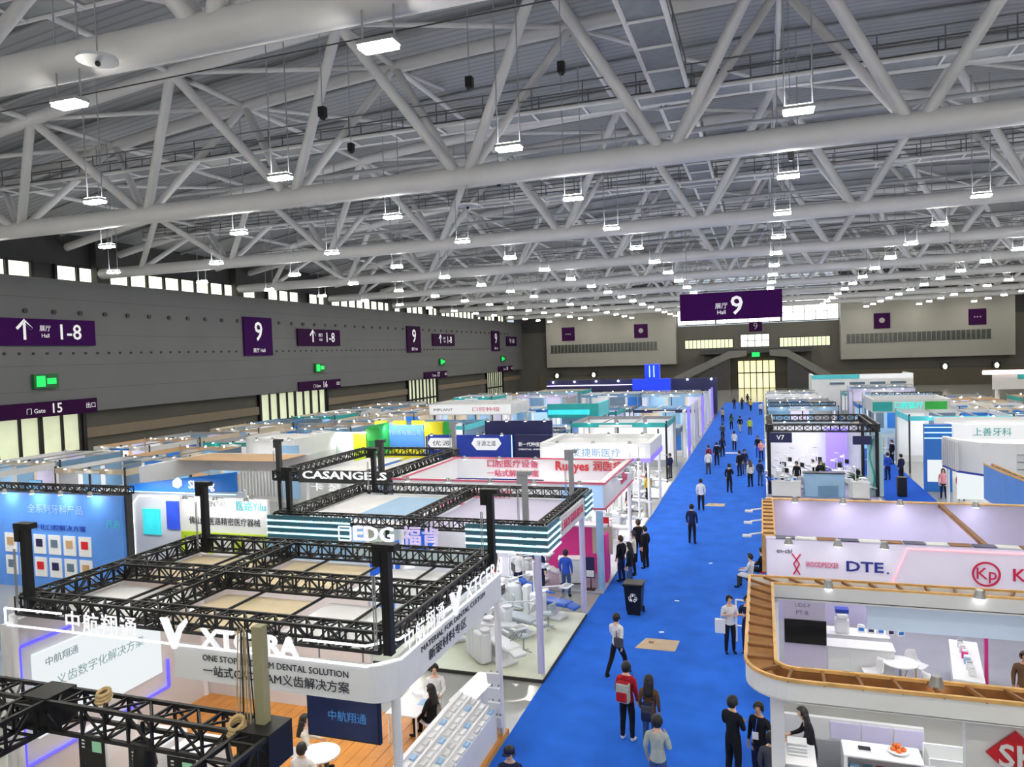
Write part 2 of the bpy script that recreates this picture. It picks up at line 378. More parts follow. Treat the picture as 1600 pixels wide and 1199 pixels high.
n = 25
for i in range(n-1): f += [(i, i+1, 2*n+i+1, 2*n+i), (n+i+1, n+i, 3*n+i, 3*n+i+1)]
ceil = tag(mesh('ceiling', deck(), v, f), kind='structure')
for k in range(20):        # purlins across the hall
    y = 2.0+k*4.5
    for i in range(0, 24, 2):
        tube('purlin', STEEL2, (xs[i], y, zup(xs[i])+0.95), (xs[i+2], y, zup(xs[i+2])+0.95), 0.11, ceil, 6)
LN = [CX+4.7+9.35*k for k in range(-7, 6) if HX0-1 < CX+4.7+9.35*k < HX1+1]      # lower chord nodes
UN = [x+4.675 for x in LN[:-1]]
for ti, ty in enumerate(TY):
    if ty < 0: continue
    t = thing('roof_truss', '%s white tubular roof truss counting from the camera' % ORD[ti-1], 'roof truss', (CX, ty, 17.3), 'roof trusses across the hall')
    nn = 20 if ti < 4 else 12; n2 = 14 if ti < 3 else 8
    tube('lower_chord', STEEL, (HX0-1.5, ty, 17.3), (HX1+1, ty, 17.3), 0.49 if ti < 3 else 0.46, t, nn)
    for sy in (-2.7, 2.7):
        for i in range(len(xs)-1):
            tube('upper_chord', STEEL, (xs[i], ty+sy, zup(xs[i])), (xs[i+1], ty+sy, zup(xs[i+1])), 0.34, t, n2)
        for x in LN:
            for u in UN:
                if abs(u-x) < 5: tube('diagonal', STEEL, (x+(0.3 if u > x else -0.3), ty+sy*0.05, 17.5), (u, ty+sy, zup(u)), 0.24 if sy < 0 else 0.2, t, n2)
    for u in UN:
        tube('cross_strut', STEEL, (u, ty-2.7, zup(u)), (u, ty+2.7, zup(u)), 0.15, t, 8)
    for a, b in zip(UN[:-1], UN[1:]):
        tube('cross_strut', STEEL, (a, ty-2.7, zup(a)), (b, ty+2.7, zup(b)), 0.13, t, 8)
    # bracing towards the next truss, in the roof plane, and knee braces
    if ti < 9:
        for i, u in enumerate(UN):
            tube('rafter', STEEL, (u, ty+2.7, zup(u)), (u, ty+15.35, zup(u)), 0.15, t, 8)
            if i % 2 == 0 and i+1 < len(UN):
                tube('roof_brace', STEEL, (u, ty+2.7, zup(u)), (UN[i+1], ty+15.35, zup(UN[i+1])), 0.12, t, 8)
            tube('knee_brace', STEEL, (u, ty+2.7, zup(u)-0.1), (u, ty+9, zup(u)+0.9), 0.11, t, 8)
# columns at the truss ends
for ti, ty in enumerate(TY):
    if ty > 20: tag(box('column_%d' % ti, DARK, HX0-1.5, HX0-0.6, ty-0.5, ty+0.5, 16.4, 20.3), kind='structure')
# gangways
RAILD = mat('rail_grey', S(104, 106, 110), 0.5, 0.2, var=0.05)
def gangway(label, p, q, w, rail_both=True, deckm=GALV, far=False):
    p = Vector(p); q = Vector(q); L = (q-p).length; d = (q-p)/L; s = Vector((-d.y, d.x, 0))*w/2
    t = thing('catwalk', label, 'catwalk', p)
    n = max(1, round(L/2.4))
    for i in range(n):
        a = p+d*L*i/n; b = p+d*L*(i+1)/n; c = (a+b)/2
        cbox('deck_panel', deckm, c, ((abs(d.x)*(L/n-0.06)+abs(s.x)*2), (abs(d.y)*(L/n-0.06)+abs(s.y)*2), 0.05), t)
        if not far: tube('cross_member', STEEL, a-s*1.05-Vector((0, 0, .06)), a+s*1.05-Vector((0, 0, .06)), 0.06, t, 6)
    for sg in (-1, 1):
        tube('edge_beam', STEEL, p+s*sg*1.05, q+s*sg*1.05, 0.1, t, 8)
        for h in (0.55, 1.1): tube('handrail', RAILD, p+s*sg+Vector((0, 0, h)), q+s*sg+Vector((0, 0, h)), 0.035, t, 6)
        if not far:
            for i in range(n+1):
                a = p+d*L*i/n+s*sg; tube('baluster', RAILD, a, a+Vector((0, 0, 1.1)), 0.03, t, 6)
    return t
for k in range(1, 9):
    y = TY[k]+1.8
    gangway('transverse catwalk with railings inside the %s roof truss' % ORD[k-1], (HX0+3, y, 20.2), (HX1-3, y, 20.2), 1.2, far=k > 3)
for k in range(1, 7):
    gangway('lengthwise catwalk with galvanised deck between the %s and %s trusses' % (ORD[k-1], ORD[k]), (-3.5, TY[k]+3.0, 20.2), (-3.5, TY[k+1]+0.6, 20.2), 1.35, far=k > 3)
gangway('lengthwise catwalk overhead at the very top of the picture', (-3.5, 3, 20.2), (-3.5, TY[1]+0.6, 20.2), 1.35)
# pipes under the deck
for ti in range(1, 9):
    tag(tube('service_pipe', STEEL2, (HX0+16, TY[ti]+5.2, 19.6), (HX1-16, TY[ti]+5.2, 19.6), 0.12, None, 8), 'grey service pipe just beyond the %s roof truss' % ORD[ti-1], 'pipe')
    tag(tube('service_pipe', STEEL2, (HX0+16, TY[ti]+6.0, 19.8), (HX1-16, TY[ti]+6.0, 19.8), 0.07, None, 8), 'thin grey conduit just beyond the %s roof truss' % ORD[ti-1], 'pipe')
for k in range(4):
    y = 22+18.05*k
    tag(tube('steel_cable', DARK, (HX0+1, y, 19.2), (HX1-1, y, 20.2), 0.025, None, 5), 'thin dark cable strung across the %s bay of the roof' % ORD[k], 'cable')
# ------------------------------------------------------------------ high bay lamps
LENS = mat('lamp_lens', (1, 1, 0.9), 0.4, var=0, emit=LAMP_DOWN, ecol=(1.0, 0.97, 0.86))
FILL_TOP = mat('added_roof_glow', (1, 1, 1), 0.4, var=0, emit=ROOF_FILL, ecol=(0.97, 0.98, 1.0))
lp = thing('ceiling_light', 'rectangular high bay lamp', 'ceiling light', (0, 0, 0))
box('housing', STEEL2, -0.45, 0.45, -0.22, 0.22, 0.09, 0.19, lp)
box('lens', LENS, -0.42, 0.42, -0.19, 0.19, 0.0, 0.088, lp)
box('added_top_glow', FILL_TOP, -0.4, 0.4, -0.18, 0.18, 0.191, 0.215, lp)  # glowing slab added above the housing to light the roof from below
tube('rod', STEEL2, (-0.4, 0, 0.2), (-0.4, 0, 6.0), 0.025, lp, 5)
tube('rod', STEEL2, (0.4, 0, 0.2), (0.4, 0, 6.0), 0.025, lp, 5)
remember(lp)
for j in range(-6, 17):  # negative rows lie unseen behind the viewer, added to light surfaces facing it
    for i in range(11):
        x = 1.2+9.25*(i-5); y = 15.2+9.1*j
        if y > 164: continue
        lab = 'high bay lamp on rods, %s from left in the %s row from the camera' % (ORD[i], ORD[j]) if j >= 0 else 'high bay lamp on rods, %s from left, %s unseen row behind the viewer' % (ORD[i], ORD[-1-j])
        o_ = place(lp, USED, x, y, 16.0, 0, lab, 'high bay lamps')
        if j == 0:      # row straight under the first chord: added top glow left off
            for ch in list(o_.children):
                if ch.name.startswith('added_top_glow') and o_ is not lp: bpy.data.objects.remove(ch)
# hanging disc antennas and small devices
DISC = mat('white_disc', S(196, 198, 206), 0.5, var=0.03)
for i, (x, y, z, lab) in enumerate(((-15.4, 14.4, 16.6, 'round white disc hanging below the near roof chord'), (-12.7, 32.0, 15.9, 'small round white disc hanging below the second roof truss'), (12.8, 60, 15.9, 'round white disc hanging at right below the third truss'))):
    t = thing('ceiling_disc', lab, 'ceiling device', (x, y, z))
    tube('disc', DISC, (x, y, z), (x, y, z+0.08), 0.48, t, 20); tube('rod', STEEL2, (x, y, z+0.08), (x, y, z+4), 0.02, t, 5); ball('sensor', BLACK, (x, y, z-0.06), 0.07, t)
for i, (x, y, z) in enumerate(((-14.5, 23, 17.6), (-9.3, 24, 18.2), (-6.3, 25, 18.6), (-17.5, 30, 18.5), (1.6, 25, 21.5), (-11.5, 33, 17.0), (1.3, 33, 16.7))):
    t = thing('hanging_camera', 'small black device hanging on a rod from the roof, %s of seven' % ORD[i], 'camera', (x, y, z))
    box('body', BLACK, x-0.12, x+0.12, y-0.12, y+0.12, z, z+0.35, t); tube('rod', STEEL2, (x, y, z+0.35), (x, y, 23.5), 0.02, t, 5); ball('dome', BLACK, (x, y, z), 0.12, t)
# large hanging hall sign
t = thing('hanging_sign', 'large purple hanging sign with a white 9 over the main aisle', 'sign', (-2.25, 60, 11.15))
box('sign_board', PURPLE, -6.05, 1.55, 59.8, 60, 11.15, 13.28, t)
text('lettering', SIGNW, '9', (-1.75, 59.78, 12.15), 2.0, '-y', t, bold=0.02, ext=0.005)
text('lettering', SIGNW, '展厅', (-2.9, 59.78, 12.2), 0.48, '-y', t, bold=0.015, ext=0.005)
text('lettering', SIGNW, 'Hall', (-2.9, 59.78, 11.72), 0.42, '-y', t, bold=0.015, ext=0.005)
for x in (-5.5, 1.0): tube('hanging_rod', STEEL2, (x, 59.9, 13.28), (x, 59.9, zup(x)+1.1), 0.03, t, 5)
# ------------------------------------------------------------------ shaped helpers for furniture
def rbox_mesh(m, size, bev, seg=2):
    bm = bmesh.new(); bmesh.ops.create_cube(bm, size=1); bmesh.ops.scale(bm, vec=size, verts=bm.verts)
    bmesh.ops.bevel(bm, geom=bm.edges[:], offset=bev, segments=seg, profile=0.6, affect='EDGES')
    me = bpy.data.meshes.new('rounded'); bm.to_mesh(me); bm.free(); me.materials.append(m)
    big = max(p.area for p in me.polygons)
    for p in me.polygons: p.use_smooth = p.area < 0.12*big
    return me
def rbox(name, m, c, s, bev, parent=None, rx=0, ry=0, rz=0, seg=2):
    return link(bpy.data.objects.new(name, rbox_mesh(m, s, bev, seg)), Matrix.Translation(c) @ Euler((rx, ry, rz)).to_matrix().to_4x4(), parent)
def lathe(name, m, prof, c, parent=None, n=16):
    v = []; f = []
    for (r, z) in prof:
        for i in range(n): v.append((c[0]+r*math.cos(2*math.pi*i/n), c[1]+r*math.sin(2*math.pi*i/n), c[2]+z))
    for k in range(len(prof)-1):
        for i in range(n): f.append((k*n+i, k*n+(i+1) % n, (k+1)*n+(i+1) % n, (k+1)*n+i))
    f.append(tuple(reversed(range(n)))); f.append(tuple((len(prof)-1)*n+i for i in range(n)))
    return mesh(name, m, v, f, parent, True)
def add_light(x, y, z, sx, sy, power, col=(1, 0.98, 0.97), rx=0.0, ry=0.0, rz=0.0):
    l = bpy.data.lights.new('booth_lamp', 'AREA'); l.shape = 'RECTANGLE'; l.size = sx; l.size_y = sy; l.energy = power; l.color = col
    o = bpy.data.objects.new('booth_lamp', l); C.objects.link(o); o.location = (x, y, z); o.rotation_euler = (rx, ry, rz)
    return o
CR = dict(
 white=WHITE, off=OFFW, grey=GREYP, black=BLACK, wood=WOOD,
 lilac=mat('lilac_lit_board', S(205, 200, 232), 0.5, var=0.03),
 ltblue=mat('light_blue_board', S(158, 196, 232), 0.5, var=0.05),
 blue=mat('stand_blue', S(36, 112, 200), 0.45, var=0.06), sky=mat('stand_sky_blue', S(92, 150, 236), 0.45, var=0.06),
 royal=mat('stand_royal_blue', S(30, 60, 168), 0.45, var=0.05), navy=mat('stand_navy', S(34, 36, 84), 0.5, var=0.08),
 teal=mat('stand_teal', S(40, 168, 168), 0.45, var=0.06), cyan=mat('stand_cyan', S(90, 214, 226), 0.45, var=0.06),
 green=mat('stand_green', S(48, 180, 74), 0.45, var=0.06), lime=mat('stand_lime', S(196, 226, 40), 0.45, var=0.06), yellow=mat('stand_yellow', S(238, 224, 40), 0.45, var=0.06),
 pink=mat('stand_pink', S(232, 60, 150), 0.45, var=0.05), rose=mat('stand_rose', S(222, 96, 128), 0.45, var=0.05), red=mat('stand_red', S(214, 30, 48), 0.45, var=0.05),
 violet=mat('stand_violet', S(150, 128, 248), 0.4, var=0.04, emit=0.35, ecol=S(140, 120, 250)), purple=mat('stand_purple', S(110, 80, 200), 0.45, var=0.05),
 beige=mat('stand_beige', S(200, 186, 166), 0.6, var=0.05), tan=mat('stand_tan', S(196, 160, 120), 0.6, var=0.06), slate=mat('stand_slate', S(96, 118, 140), 0.6, var=0.06),
 dgrey=DARK, steelblue=mat('stand_steel_blue', S(110, 150, 184), 0.5, var=0.06), orange=mat('stand_orange', S(236, 150, 48), 0.5, var=0.06))
SCREENW = mat('led_screen_white', (.06, .06, .06), 0.3, var=0, emit=0.68, ecol=(0.90, 0.97, 1.0))
LITW = mat('light_box_white', (.35, .35, .36), 0.4, var=0, emit=0.5, ecol=(0.95, 0.97, 1.0))
SCREENB = mat('lcd_dark_blue', S(6, 26, 70), 0.15, var=0.3, scale=2.5, emit=0.12, ecol=S(8, 40, 110))
SCREENK = mat('lcd_off', S(10, 10, 14), 0.12, var=0.1)
MAPLE = mat('oak_floor', S(214, 146, 66), 0.4, var=0.12, scale=3)
PALEF = mat('pale_stone_floor', S(216, 220, 200), 0.35, var=0.05, scale=2)
GREYF = mat('grey_booth_floor', S(150, 152, 162), 0.35, var=0.06)
LILF = mat('lilac_booth_floor', S(176, 172, 206), 0.35, var=0.05)
FABB = mat('beige_canopy_cloth', S(234, 216, 184), 0.8, var=0.06)
FABW = mat('white_canopy_cloth', S(242, 242, 246), 0.8, var=0.04)
ROPE = mat('hemp_rope', S(190, 164, 120), 0.8, var=0.2, scale=8)
GREEN = mat('leaf_green', S(70, 104, 58), 0.6, var=0.25, scale=6)

def spotlight(parent, x, y, z, dx=0, dy=-0.45):
    """arm-mounted booth spot; (dx,dy) is the reach of the arm"""
    tube('spot_arm', ALU, (x, y, z), (x+dx, y+dy, z+0.12), 0.018, parent, 6)
    hx, hy = x+dx, y+dy
    o = link(bpy.data.objects.new('spotlight', unit('cone10', ALU)), Matrix.Translation((hx, hy, z+0.0)) @ Matrix.Diagonal((0.11, 0.11, 0.16, 1)), parent)
    tube('spot_lens', SPOT, (hx, hy, z-0.012), (hx, hy, z-0.002), 0.085, o, 10)
def truss_beam(parent, p, q, s=0.32, w=0.05, step=0.36, m=BLACK):
    """square lattice truss; p,q are the axis ends"""
    p = Vector(p); q = Vector(q); d = (q-p); L = d.length; d /= L
    a = Vector((0, 0, 1)); 
    if abs(d.z) > 0.9: a = Vector((0, 1, 0))
    u = a.cross(d).normalized()*s/2; a = d.cross(u).normalized()*s/2
    cs = [u+a, u-a, -u-a, -u+a]
    b = MB()
    for c in cs: b.bar(p+c, q+c, w)
    o = b.build('truss_beam', m, parent)
    l = MB(); n = max(2, round(L/step))
    for i in range(n+1):
        t = p+d*L*i/n
        for k in range(4): l.bar(t+cs[k], t+cs[(k+1) % 4], w*0.62)
        if i < n:
            t2 = p+d*L*(i+1)/n
            for k in range(4):
                if i % 2: l.bar(t+cs[k], t2+cs[(k+1) % 4], w*0.5)
                else: l.bar(t+cs[(k+1) % 4], t2+cs[k], w*0.5)
    l.build('lacing', m, o)
    return o
def hoist_tower(parent, x, y, z0, z1, w=0.15, m=BLACK, head=True):
    box('tower_mast', m, x-w/2, x+w/2, y-w/2, y+w/2, z0, z1, parent)
    if head:
        h = box('hoist_head', m, x-0.21, x+0.21, y-0.1, y+0.1, z1, z1+0.11, parent)
        box('hoist_motor', m, x-0.21, x-0.06, y-0.09, y+0.06, z1-0.26, z1-0.0, parent)
        for k in (-0.02, 0.02): tube('hoist_chain', STEEL2, (x-0.18+k, y-0.12, z1-0.4), (x-0.18+k, y-0.12, z0+0.1), 0.012, parent, 5)
def canopy_cells(parent, xs_, ys_, z, mats):
    k = 0
    for i in range(len(xs_)-1):
        for j in range(len(ys_)-1):
            box('canopy_panel', mats[k % len(mats)], xs_[i]+0.2, xs_[i+1]-0.2, ys_[j]+0.2, ys_[j+1]-0.2, z-0.02, z, parent); k += 1
def fascia_ring(parent, x0, x1, y0, y1, z0, z1, th, m, sides='fblr', cap=None):
    if 'f' in sides: box('fascia_board', m, x0, x1, y0, y0+th, z0, z1, parent)
    if 'b' in sides: box('fascia_board', m, x0, x1, y1-th, y1, z0, z1, parent)
    if 'l' in sides: box('fascia_board', m, x0, x0+th, y0+th, y1-th, z0, z1, parent)
    if 'r' in sides: box('fascia_board', m, x1-th, x1, y0+th, y1-th, z0, z1, parent)
    if cap is not None:
        for nm, a in (('f', (x0, x1, y0, y0+th)), ('b', (x0, x1, y1-th, y1)), ('l', (x0, x0+th, y0+th, y1-th)), ('r', (x1-th, x1, y0+th, y1-th))):
            if nm in sides: box('fascia_cap', cap, a[0], a[1], a[2], a[3], z1, z1+0.02, parent)
def post(parent, x, y, z1, r=0.08, m=WHITE, z0=0.0):
    tube('post', m, (x, y, z0), (x, y, z1), r, parent, 12)

# ------------------------------------------------------------------ prototypes
def make_dental_unit(cush, suffix):
    t = thing('dental_chair', 'dental treatment chair', 'dental chair')
    rbox('base', WHITE, (0, 0, 0.06), (0.55, 0.95, 0.12), 0.05, t)
    rbox('pedestal', WHITE, (0, 0.05, 0.28), (0.3, 0.5, 0.4), 0.06, t)
    rbox('seat', cush, (0, -0.15, 0.55), (0.52, 1.15, 0.13), 0.05, t)
    rbox('backrest', cush, (0, 0.68, 0.76), (0.5, 0.8, 0.12), 0.05, t, rx=math.radians(35))
    rbox('headrest', cush, (0, 1.12, 1.07), (0.26, 0.26, 0.1), 0.04, t, rx=math.radians(35))
    rbox('footrest', cush, (0, -0.85, 0.5), (0.42, 0.35, 0.1), 0.04, t, rx=math.radians(12))
    rbox('water_unit', WHITE, (-0.52, 0.2, 0.5), (0.36, 0.5, 0.9), 0.08, t)
    lathe('cuspidor', WHITEG, [(0.05, 0), (0.15, 0.05), (0.17, 0.1), (0.14, 0.1)], (-0.5, 0.05, 0.95), t, 14)
    tube('lamp_pole', WHITE, (-0.5, 0.35, 0.9), (-0.5, 0.35, 1.95), 0.03, t, 8)
    tube('lamp_arm', WHITE, (-0.5, 0.35, 1.93), (-0.05, 0.2, 1.8), 0.025, t, 8)
    rbox('lamp_head', WHITE, (0.0, 0.2, 1.72), (0.36, 0.16, 0.12), 0.05, t)
    tube('tray_arm', WHITE, (-0.5, 0.3, 1.1), (0.25, -0.35, 1.05), 0.025, t, 8)
    tr = rbox('instrument_tray', WHITE, (0.38, -0.38, 1.0), (0.5, 0.34, 0.07), 0.03, t)
    box('tray_mat', STEEL2, 0.2, 0.56, -0.5, -0.28, 1.036, 1.042, tr)
    rbox('monitor', SCREENK, (-0.5, 0.22, 1.5), (0.4, 0.03, 0.28), 0.01, t, rz=0.3)
    for k in range(4): tube('handpiece_hose', STEEL2, (0.22+0.1*k, -0.5, 1.0), (0.15+0.1*k, -0.25, 0.62), 0.012, t, 5)
    rbox('instrument_column', WHITE, (-0.5, 0.62, 0.6), (0.3, 0.22, 1.1), 0.05, t)
    rbox('armrest', cush, (0.31, 0.25, 0.72), (0.07, 0.4, 0.06), 0.02, t)
    remember(t); return t
DU_W = make_dental_unit(mat('white_leather', S(228, 230, 232), 0.4, var=0.03), 'w')
DU_B = make_dental_unit(mat('blue_leather', S(48, 96, 190), 0.4, var=0.05), 'b')
DU_G = make_dental_unit(mat('grey_leather', S(176, 186, 190), 0.4, var=0.05), 'g')
def make_chair():
    t = thing('shell_chair', 'white shell chair', 'chair')
    v = []; f = []; n = 9
    prof = [(0.22, 0.44), (0.12, 0.42), (-0.05, 0.41), (-0.17, 0.44), (-0.22, 0.55), (-0.24, 0.70), (-0.25, 0.82)]
    wd = [0.40, 0.44, 0.46, 0.46, 0.44, 0.42, 0.30]
    for k, (y, z) in enumerate(prof):
        for i in range(n):
            a = (i/(n-1)-0.5); v.append((a*wd[k], y+abs(a)*abs(a)*0.25*(k > 2), z+abs(a)*abs(a)*0.35*(k < 4)))
    for k in range(len(prof)-1):
        for i in range(n-1): f.append((k*n+i, k*n+i+1, (k+1)*n+i+1, (k+1)*n+i))
    s = mesh('shell', WHITEG, v, f, t, True); sm = s.modifiers.new('thickness', 'SOLIDIFY'); sm.thickness = 0.012
    for sx in (-1, 1):
        for sy in (-1, 1): tube('leg', WOOD, (sx*0.12, sy*0.12, 0.41), (sx*0.21, sy*0.21, 0), 0.016, t, 8)
    remember(t); return t
CHAIR = make_chair()
def make_round_table():
    t = thing('round_table', 'round white table', 'table')
    tube('table_top', WHITEG, (0, 0, 0.72), (0, 0, 0.75), 0.42, t, 28); tube('stem', ALU, (0, 0, 0.02), (0, 0, 0.72), 0.035, t, 10); tube('base', ALU, (0, 0, 0), (0, 0, 0.02), 0.26, t, 24)
    remember(t); return t
RTABLE = make_round_table()
def make_counter(w, d_, h, m=WHITE, top=WHITEG, name='reception_counter'):
    t = thing(name, 'white counter', 'counter')
    box('body', m, -w/2, w/2, -d_/2, d_/2, 0.06, h-0.04, t); box('plinth', DARK, -w/2+0.03, w/2-0.03, -d_/2+0.03, d_/2-0.03, 0, 0.06, t)
    rbox('counter_top', top, (0, 0, h-0.02), (w+0.06, d_+0.06, 0.04), 0.012, t)
    for i in range(max(1, round(w/0.5))):
        x0 = -w/2+i*w/max(1, round(w/0.5)); box('front_panel', m, x0+0.01, x0+w/max(1, round(w/0.5))-0.01, -d_/2-0.012, -d_/2, 0.1, h-0.06, t)
    remember(t); return t
CNT = make_counter(1.6, 0.55, 0.95); CNTS = make_counter(0.9, 0.5, 1.0); CNTL = make_counter(2.6, 0.6, 0.9)
def make_monitor():
    t = thing('display_screen', 'flat display on a stand', 'monitor')
    rbox('bezel', SCREENK, (0, 0, 1.45), (1.15, 0.05, 0.68), 0.01, t); box('screen', mat('lcd_lit', S(120, 180, 220), 0.2, var=0.25, scale=3, emit=0.5, ecol=S(120, 180, 230)), -0.55, 0.55, -0.03, -0.026, 1.13, 1.77, t)
    tube('stand_pole', BLACK, (0, 0.02, 0.03), (0, 0.02, 1.2), 0.03, t, 8); box('stand_foot', BLACK, -0.3, 0.3, -0.2, 0.2, 0, 0.03, t)
    remember(t); return t
MON = make_monitor()
def make_plant():
    t = thing('potted_plant', 'green potted plant', 'plant')
    lathe('pot', WHITEG, [(0.13, 0), (0.18, 0.3), (0.19, 0.32), (0.16, 0.32)], (0, 0, 0), t, 14)
    v = []; f = []; rnd = random.Random(3)
    for k in range(46):
        a = rnd.uniform(0, 6.28); e = rnd.uniform(0.3, 1.4); L = rnd.uniform(0.3, 0.6); w = 0.06
        d = Vector((math.cos(a)*math.cos(e), math.sin(a)*math.cos(e), math.sin(e))); s = Vector((-math.sin(a), math.cos(a), 0))*w
        b = Vector((0, 0, 0.32+rnd.uniform(0, 0.4))); n = len(v)
        v += [b, b+d*L*0.5+s, b+d*L-Vector((0, 0, 0.08)), b+d*L*0.5-s]; f.append((n, n+1, n+2, n+3))
    mesh('foliage', GREEN, v, f, t); tube('stem', WOODD, (0, 0, 0.3), (0, 0, 0.8), 0.02, t, 6)
    remember(t); return t
PLANT = make_plant()
def make_boxset(cols, name, lab):
    t = thing(name, lab, 'product'); 
    rbox('body', cols[0], (0, 0, 0.14), (0.3, 0.24, 0.28), 0.02, t); box('front_label', cols[1], -0.11, 0.11, -0.126, -0.121, 0.07, 0.22, t); rbox('lid', cols[2], (0, 0, 0.3), (0.24, 0.2, 0.05), 0.015, t)
    remember(t); return t
PRODS = [make_boxset((WHITE, CR['blue'], OFFW), 'desktop_device', 'white desktop device'), make_boxset((WHITE, CR['navy'], CR['grey']), 'desktop_device', 'white desktop device'), make_boxset((CR['ltblue'], WHITE, WHITE), 'product_box', 'light blue product box'), make_boxset((CR['pink'], WHITE, WHITE), 'product_box', 'pink product box')]
PNAME = ['white device with blue label', 'white device with navy label', 'light blue product box', 'pink product box']

def make_stool():
    t = thing('operator_stool', 'round operator stool', 'stool')
    lathe('seat', MATS['grey_leather'], [(0.17, 0.48), (0.19, 0.5), (0.18, 0.55), (0.05, 0.56)], (0, 0, 0), t, 16); tube('column', ALU, (0, 0, 0.1), (0, 0, 0.48), 0.025, t, 8)
    for k in range(5): tube('foot', ALU, (0, 0, 0.1), (0.25*math.cos(k*1.257), 0.25*math.sin(k*1.257), 0.03), 0.015, t, 6)
    rbox('back_support', MATS['grey_leather'], (0, -0.19, 0.78), (0.32, 0.05, 0.2), 0.02, t); tube('back_bar', ALU, (0, -0.15, 0.5), (0, -0.19, 0.75), 0.015, t, 6)
    remember(t); return t
STOOL = make_stool()
# ------------------------------------------------------------------ path walls
def off_path(path, th, closed):
    n = len(path); out = []
    for i in range(n):
        p = Vector(path[i]); a = Vector(path[i-1]) if (i > 0 or closed) else None; b = Vector(path[(i+1) % n]) if (i < n-1 or closed) else None
        ns = []
        if a is not None: d = (p-a).normalized(); ns.append(Vector((-d.y, d.x)))
        if b is not None: d = (b-p).normalized(); ns.append(Vector((-d.y, d.x)))
        nn = sum(ns, Vector((0, 0))).normalized(); c = max(0.5, nn.dot(ns[0]))
        out.append(p+nn*th/c)
    return out
def wall_path(name, m, path, z0, z1, th, parent, closed=False):
    o = off_path(path, th, closed); n = len(path); v = []; f = []
    for z in (z0, z1):
        for p in path: v.append((p[0], p[1], z))
        for p in o: v.append((p[0], p[1], z))
    N = 2*n; rng = range(n if closed else n-1)
    for i in rng:
        j = (i+1) % n
        f += [(i, j, N+j, N+i), (n+j, n+i, N+n+i, N+n+j), (N+i, N+j, N+n+j, N+n+i), (j, i, n+i, n+j)]
    if not closed: f += [(0, N, N+n, n), (n-1, 2*n-1, N+2*n-1, N+n-1)]
    return mesh(name, m, v, f, parent)
def round_rect(x0, x1, y0, y1, r, seg=6, corners=(1, 1, 1, 1)):
    """counter clockwise from the front left corner"""
    P = []
    for k, (cx, cy, a0) in enumerate(((x0, y0, math.pi), (x1, y0, 1.5*math.pi), (x1, y1, 0), (x0, y1, 0.5*math.pi))):
        if not corners[k]: P.append((cx, cy)); continue
        ox = cx+(r if cx == x0 else -r); oy = cy+(r if cy == y0 else -r)
        for i in range(seg+1):
            a = a0+i*math.pi/2/seg; P.append((ox+r*math.cos(a), oy+r*math.sin(a)))
    return P
def ladder_top(parent, path, z, th, m, step=0.55, closed=True, mr=None):
    """open timber framing seen from above: two edge battens and rungs"""
    o = off_path(path, th, closed); n = len(path)
    for nm, pp in (('o', path), ('i', [tuple(q) for q in o])):
        b = MB()
        for i in range(n if closed else n-1):
            j = (i+1) % n; b.bar((pp[i][0], pp[i][1], z), (pp[j][0], pp[j][1], z), 0.05)
        b.build('edge_batten', m, parent)
    acc = 0
    for i in range(n if closed else n-1):
        j = (i+1) % n; p = Vector(path[i]); q = Vector(path[j]); po = o[i]; qo = o[j]; L = (q-p).length
        k = int((acc+L)/step)-int(acc/step)
        for s in range(k):
            t = ((int(acc/step)+1+s)*step-acc)/L
            a = p.lerp(q, t); c = po.lerp(qo, t)
            cc = (a+c)/2; d = (c-a)
            cbox('rung', mr or m, (cc.x, cc.y, z-0.02), (d.length, 0.045, 0.05), parent, rz=math.atan2(d.y, d.x))
        acc += L
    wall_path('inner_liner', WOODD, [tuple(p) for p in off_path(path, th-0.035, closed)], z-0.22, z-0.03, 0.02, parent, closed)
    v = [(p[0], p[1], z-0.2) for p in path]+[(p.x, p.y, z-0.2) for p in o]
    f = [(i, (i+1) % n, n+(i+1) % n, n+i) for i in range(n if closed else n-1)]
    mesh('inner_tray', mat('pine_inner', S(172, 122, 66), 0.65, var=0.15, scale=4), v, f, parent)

def booth(name, label, x0, y0, cat='exhibition stand'):
    return thing(name, label, cat, (x0, y0, 0))
def lit(x0, x1, y0, y1, z, k=1.0, col=(1, 0.985, 0.97)):
    add_light((x0+x1)/2, (y0+y1)/2, z, (x1-x0)*0.7, (y1-y0)*0.7, BOOTH_LIGHT*(x1-x0)*(y1-y0)*k, col)

# ================================================================== L1: black truss stand with lit white lettering (left front)
b = booth('truss_stand', 'stand with black truss roof and glowing XTCERA lettering in the lower left', -10.2, 13.3)
box('platform', MAPLE, -14.6, -5.9, 10.4, 16.3, 0, 0.08, b)
for i in range(29): box('floor_plank', MAPLE, -14.58+i*0.3, -14.58+i*0.3+0.285, 10.42, 16.28, 0.08, 0.092, b)
path = [(-10.3, 10.6)]+[(-6.3+0.4*math.sin(a), 11.0-0.4*math.cos(a)) for a in [i*math.pi/2/6 for i in range(7)]]+[(-5.9, 16.1)]
wall_path('fascia_board', WHITE, path, 3.3, 3.92, 0.12, b)
for p, q in (((-14.5, 10.58, 3.93), (-6.3, 10.58, 3.93)), ((-14.5, 10.58, 4.27), (-13.0, 10.58, 4.27)), ((-7.5, 10.58, 4.27), (-6.3, 10.58, 4.27)), ((-14.5, 10.58, 3.93), (-14.5, 10.58, 4.27)), ((-5.88, 11.0, 3.93), (-5.88, 16.1, 3.93)), ((-6.3, 10.58, 3.93), (-5.88, 11.0, 3.93)), ((-6.3, 10.58, 4.27), (-5.88, 11.0, 4.27)), ((-5.88, 11.0, 4.27), (-5.88, 11.15, 4.27)), ((-5.88, 16.1, 3.93), (-5.88, 16.1, 4.27))):
    tube('light_tube', TUBEW, p, q, 0.022, b, 8)
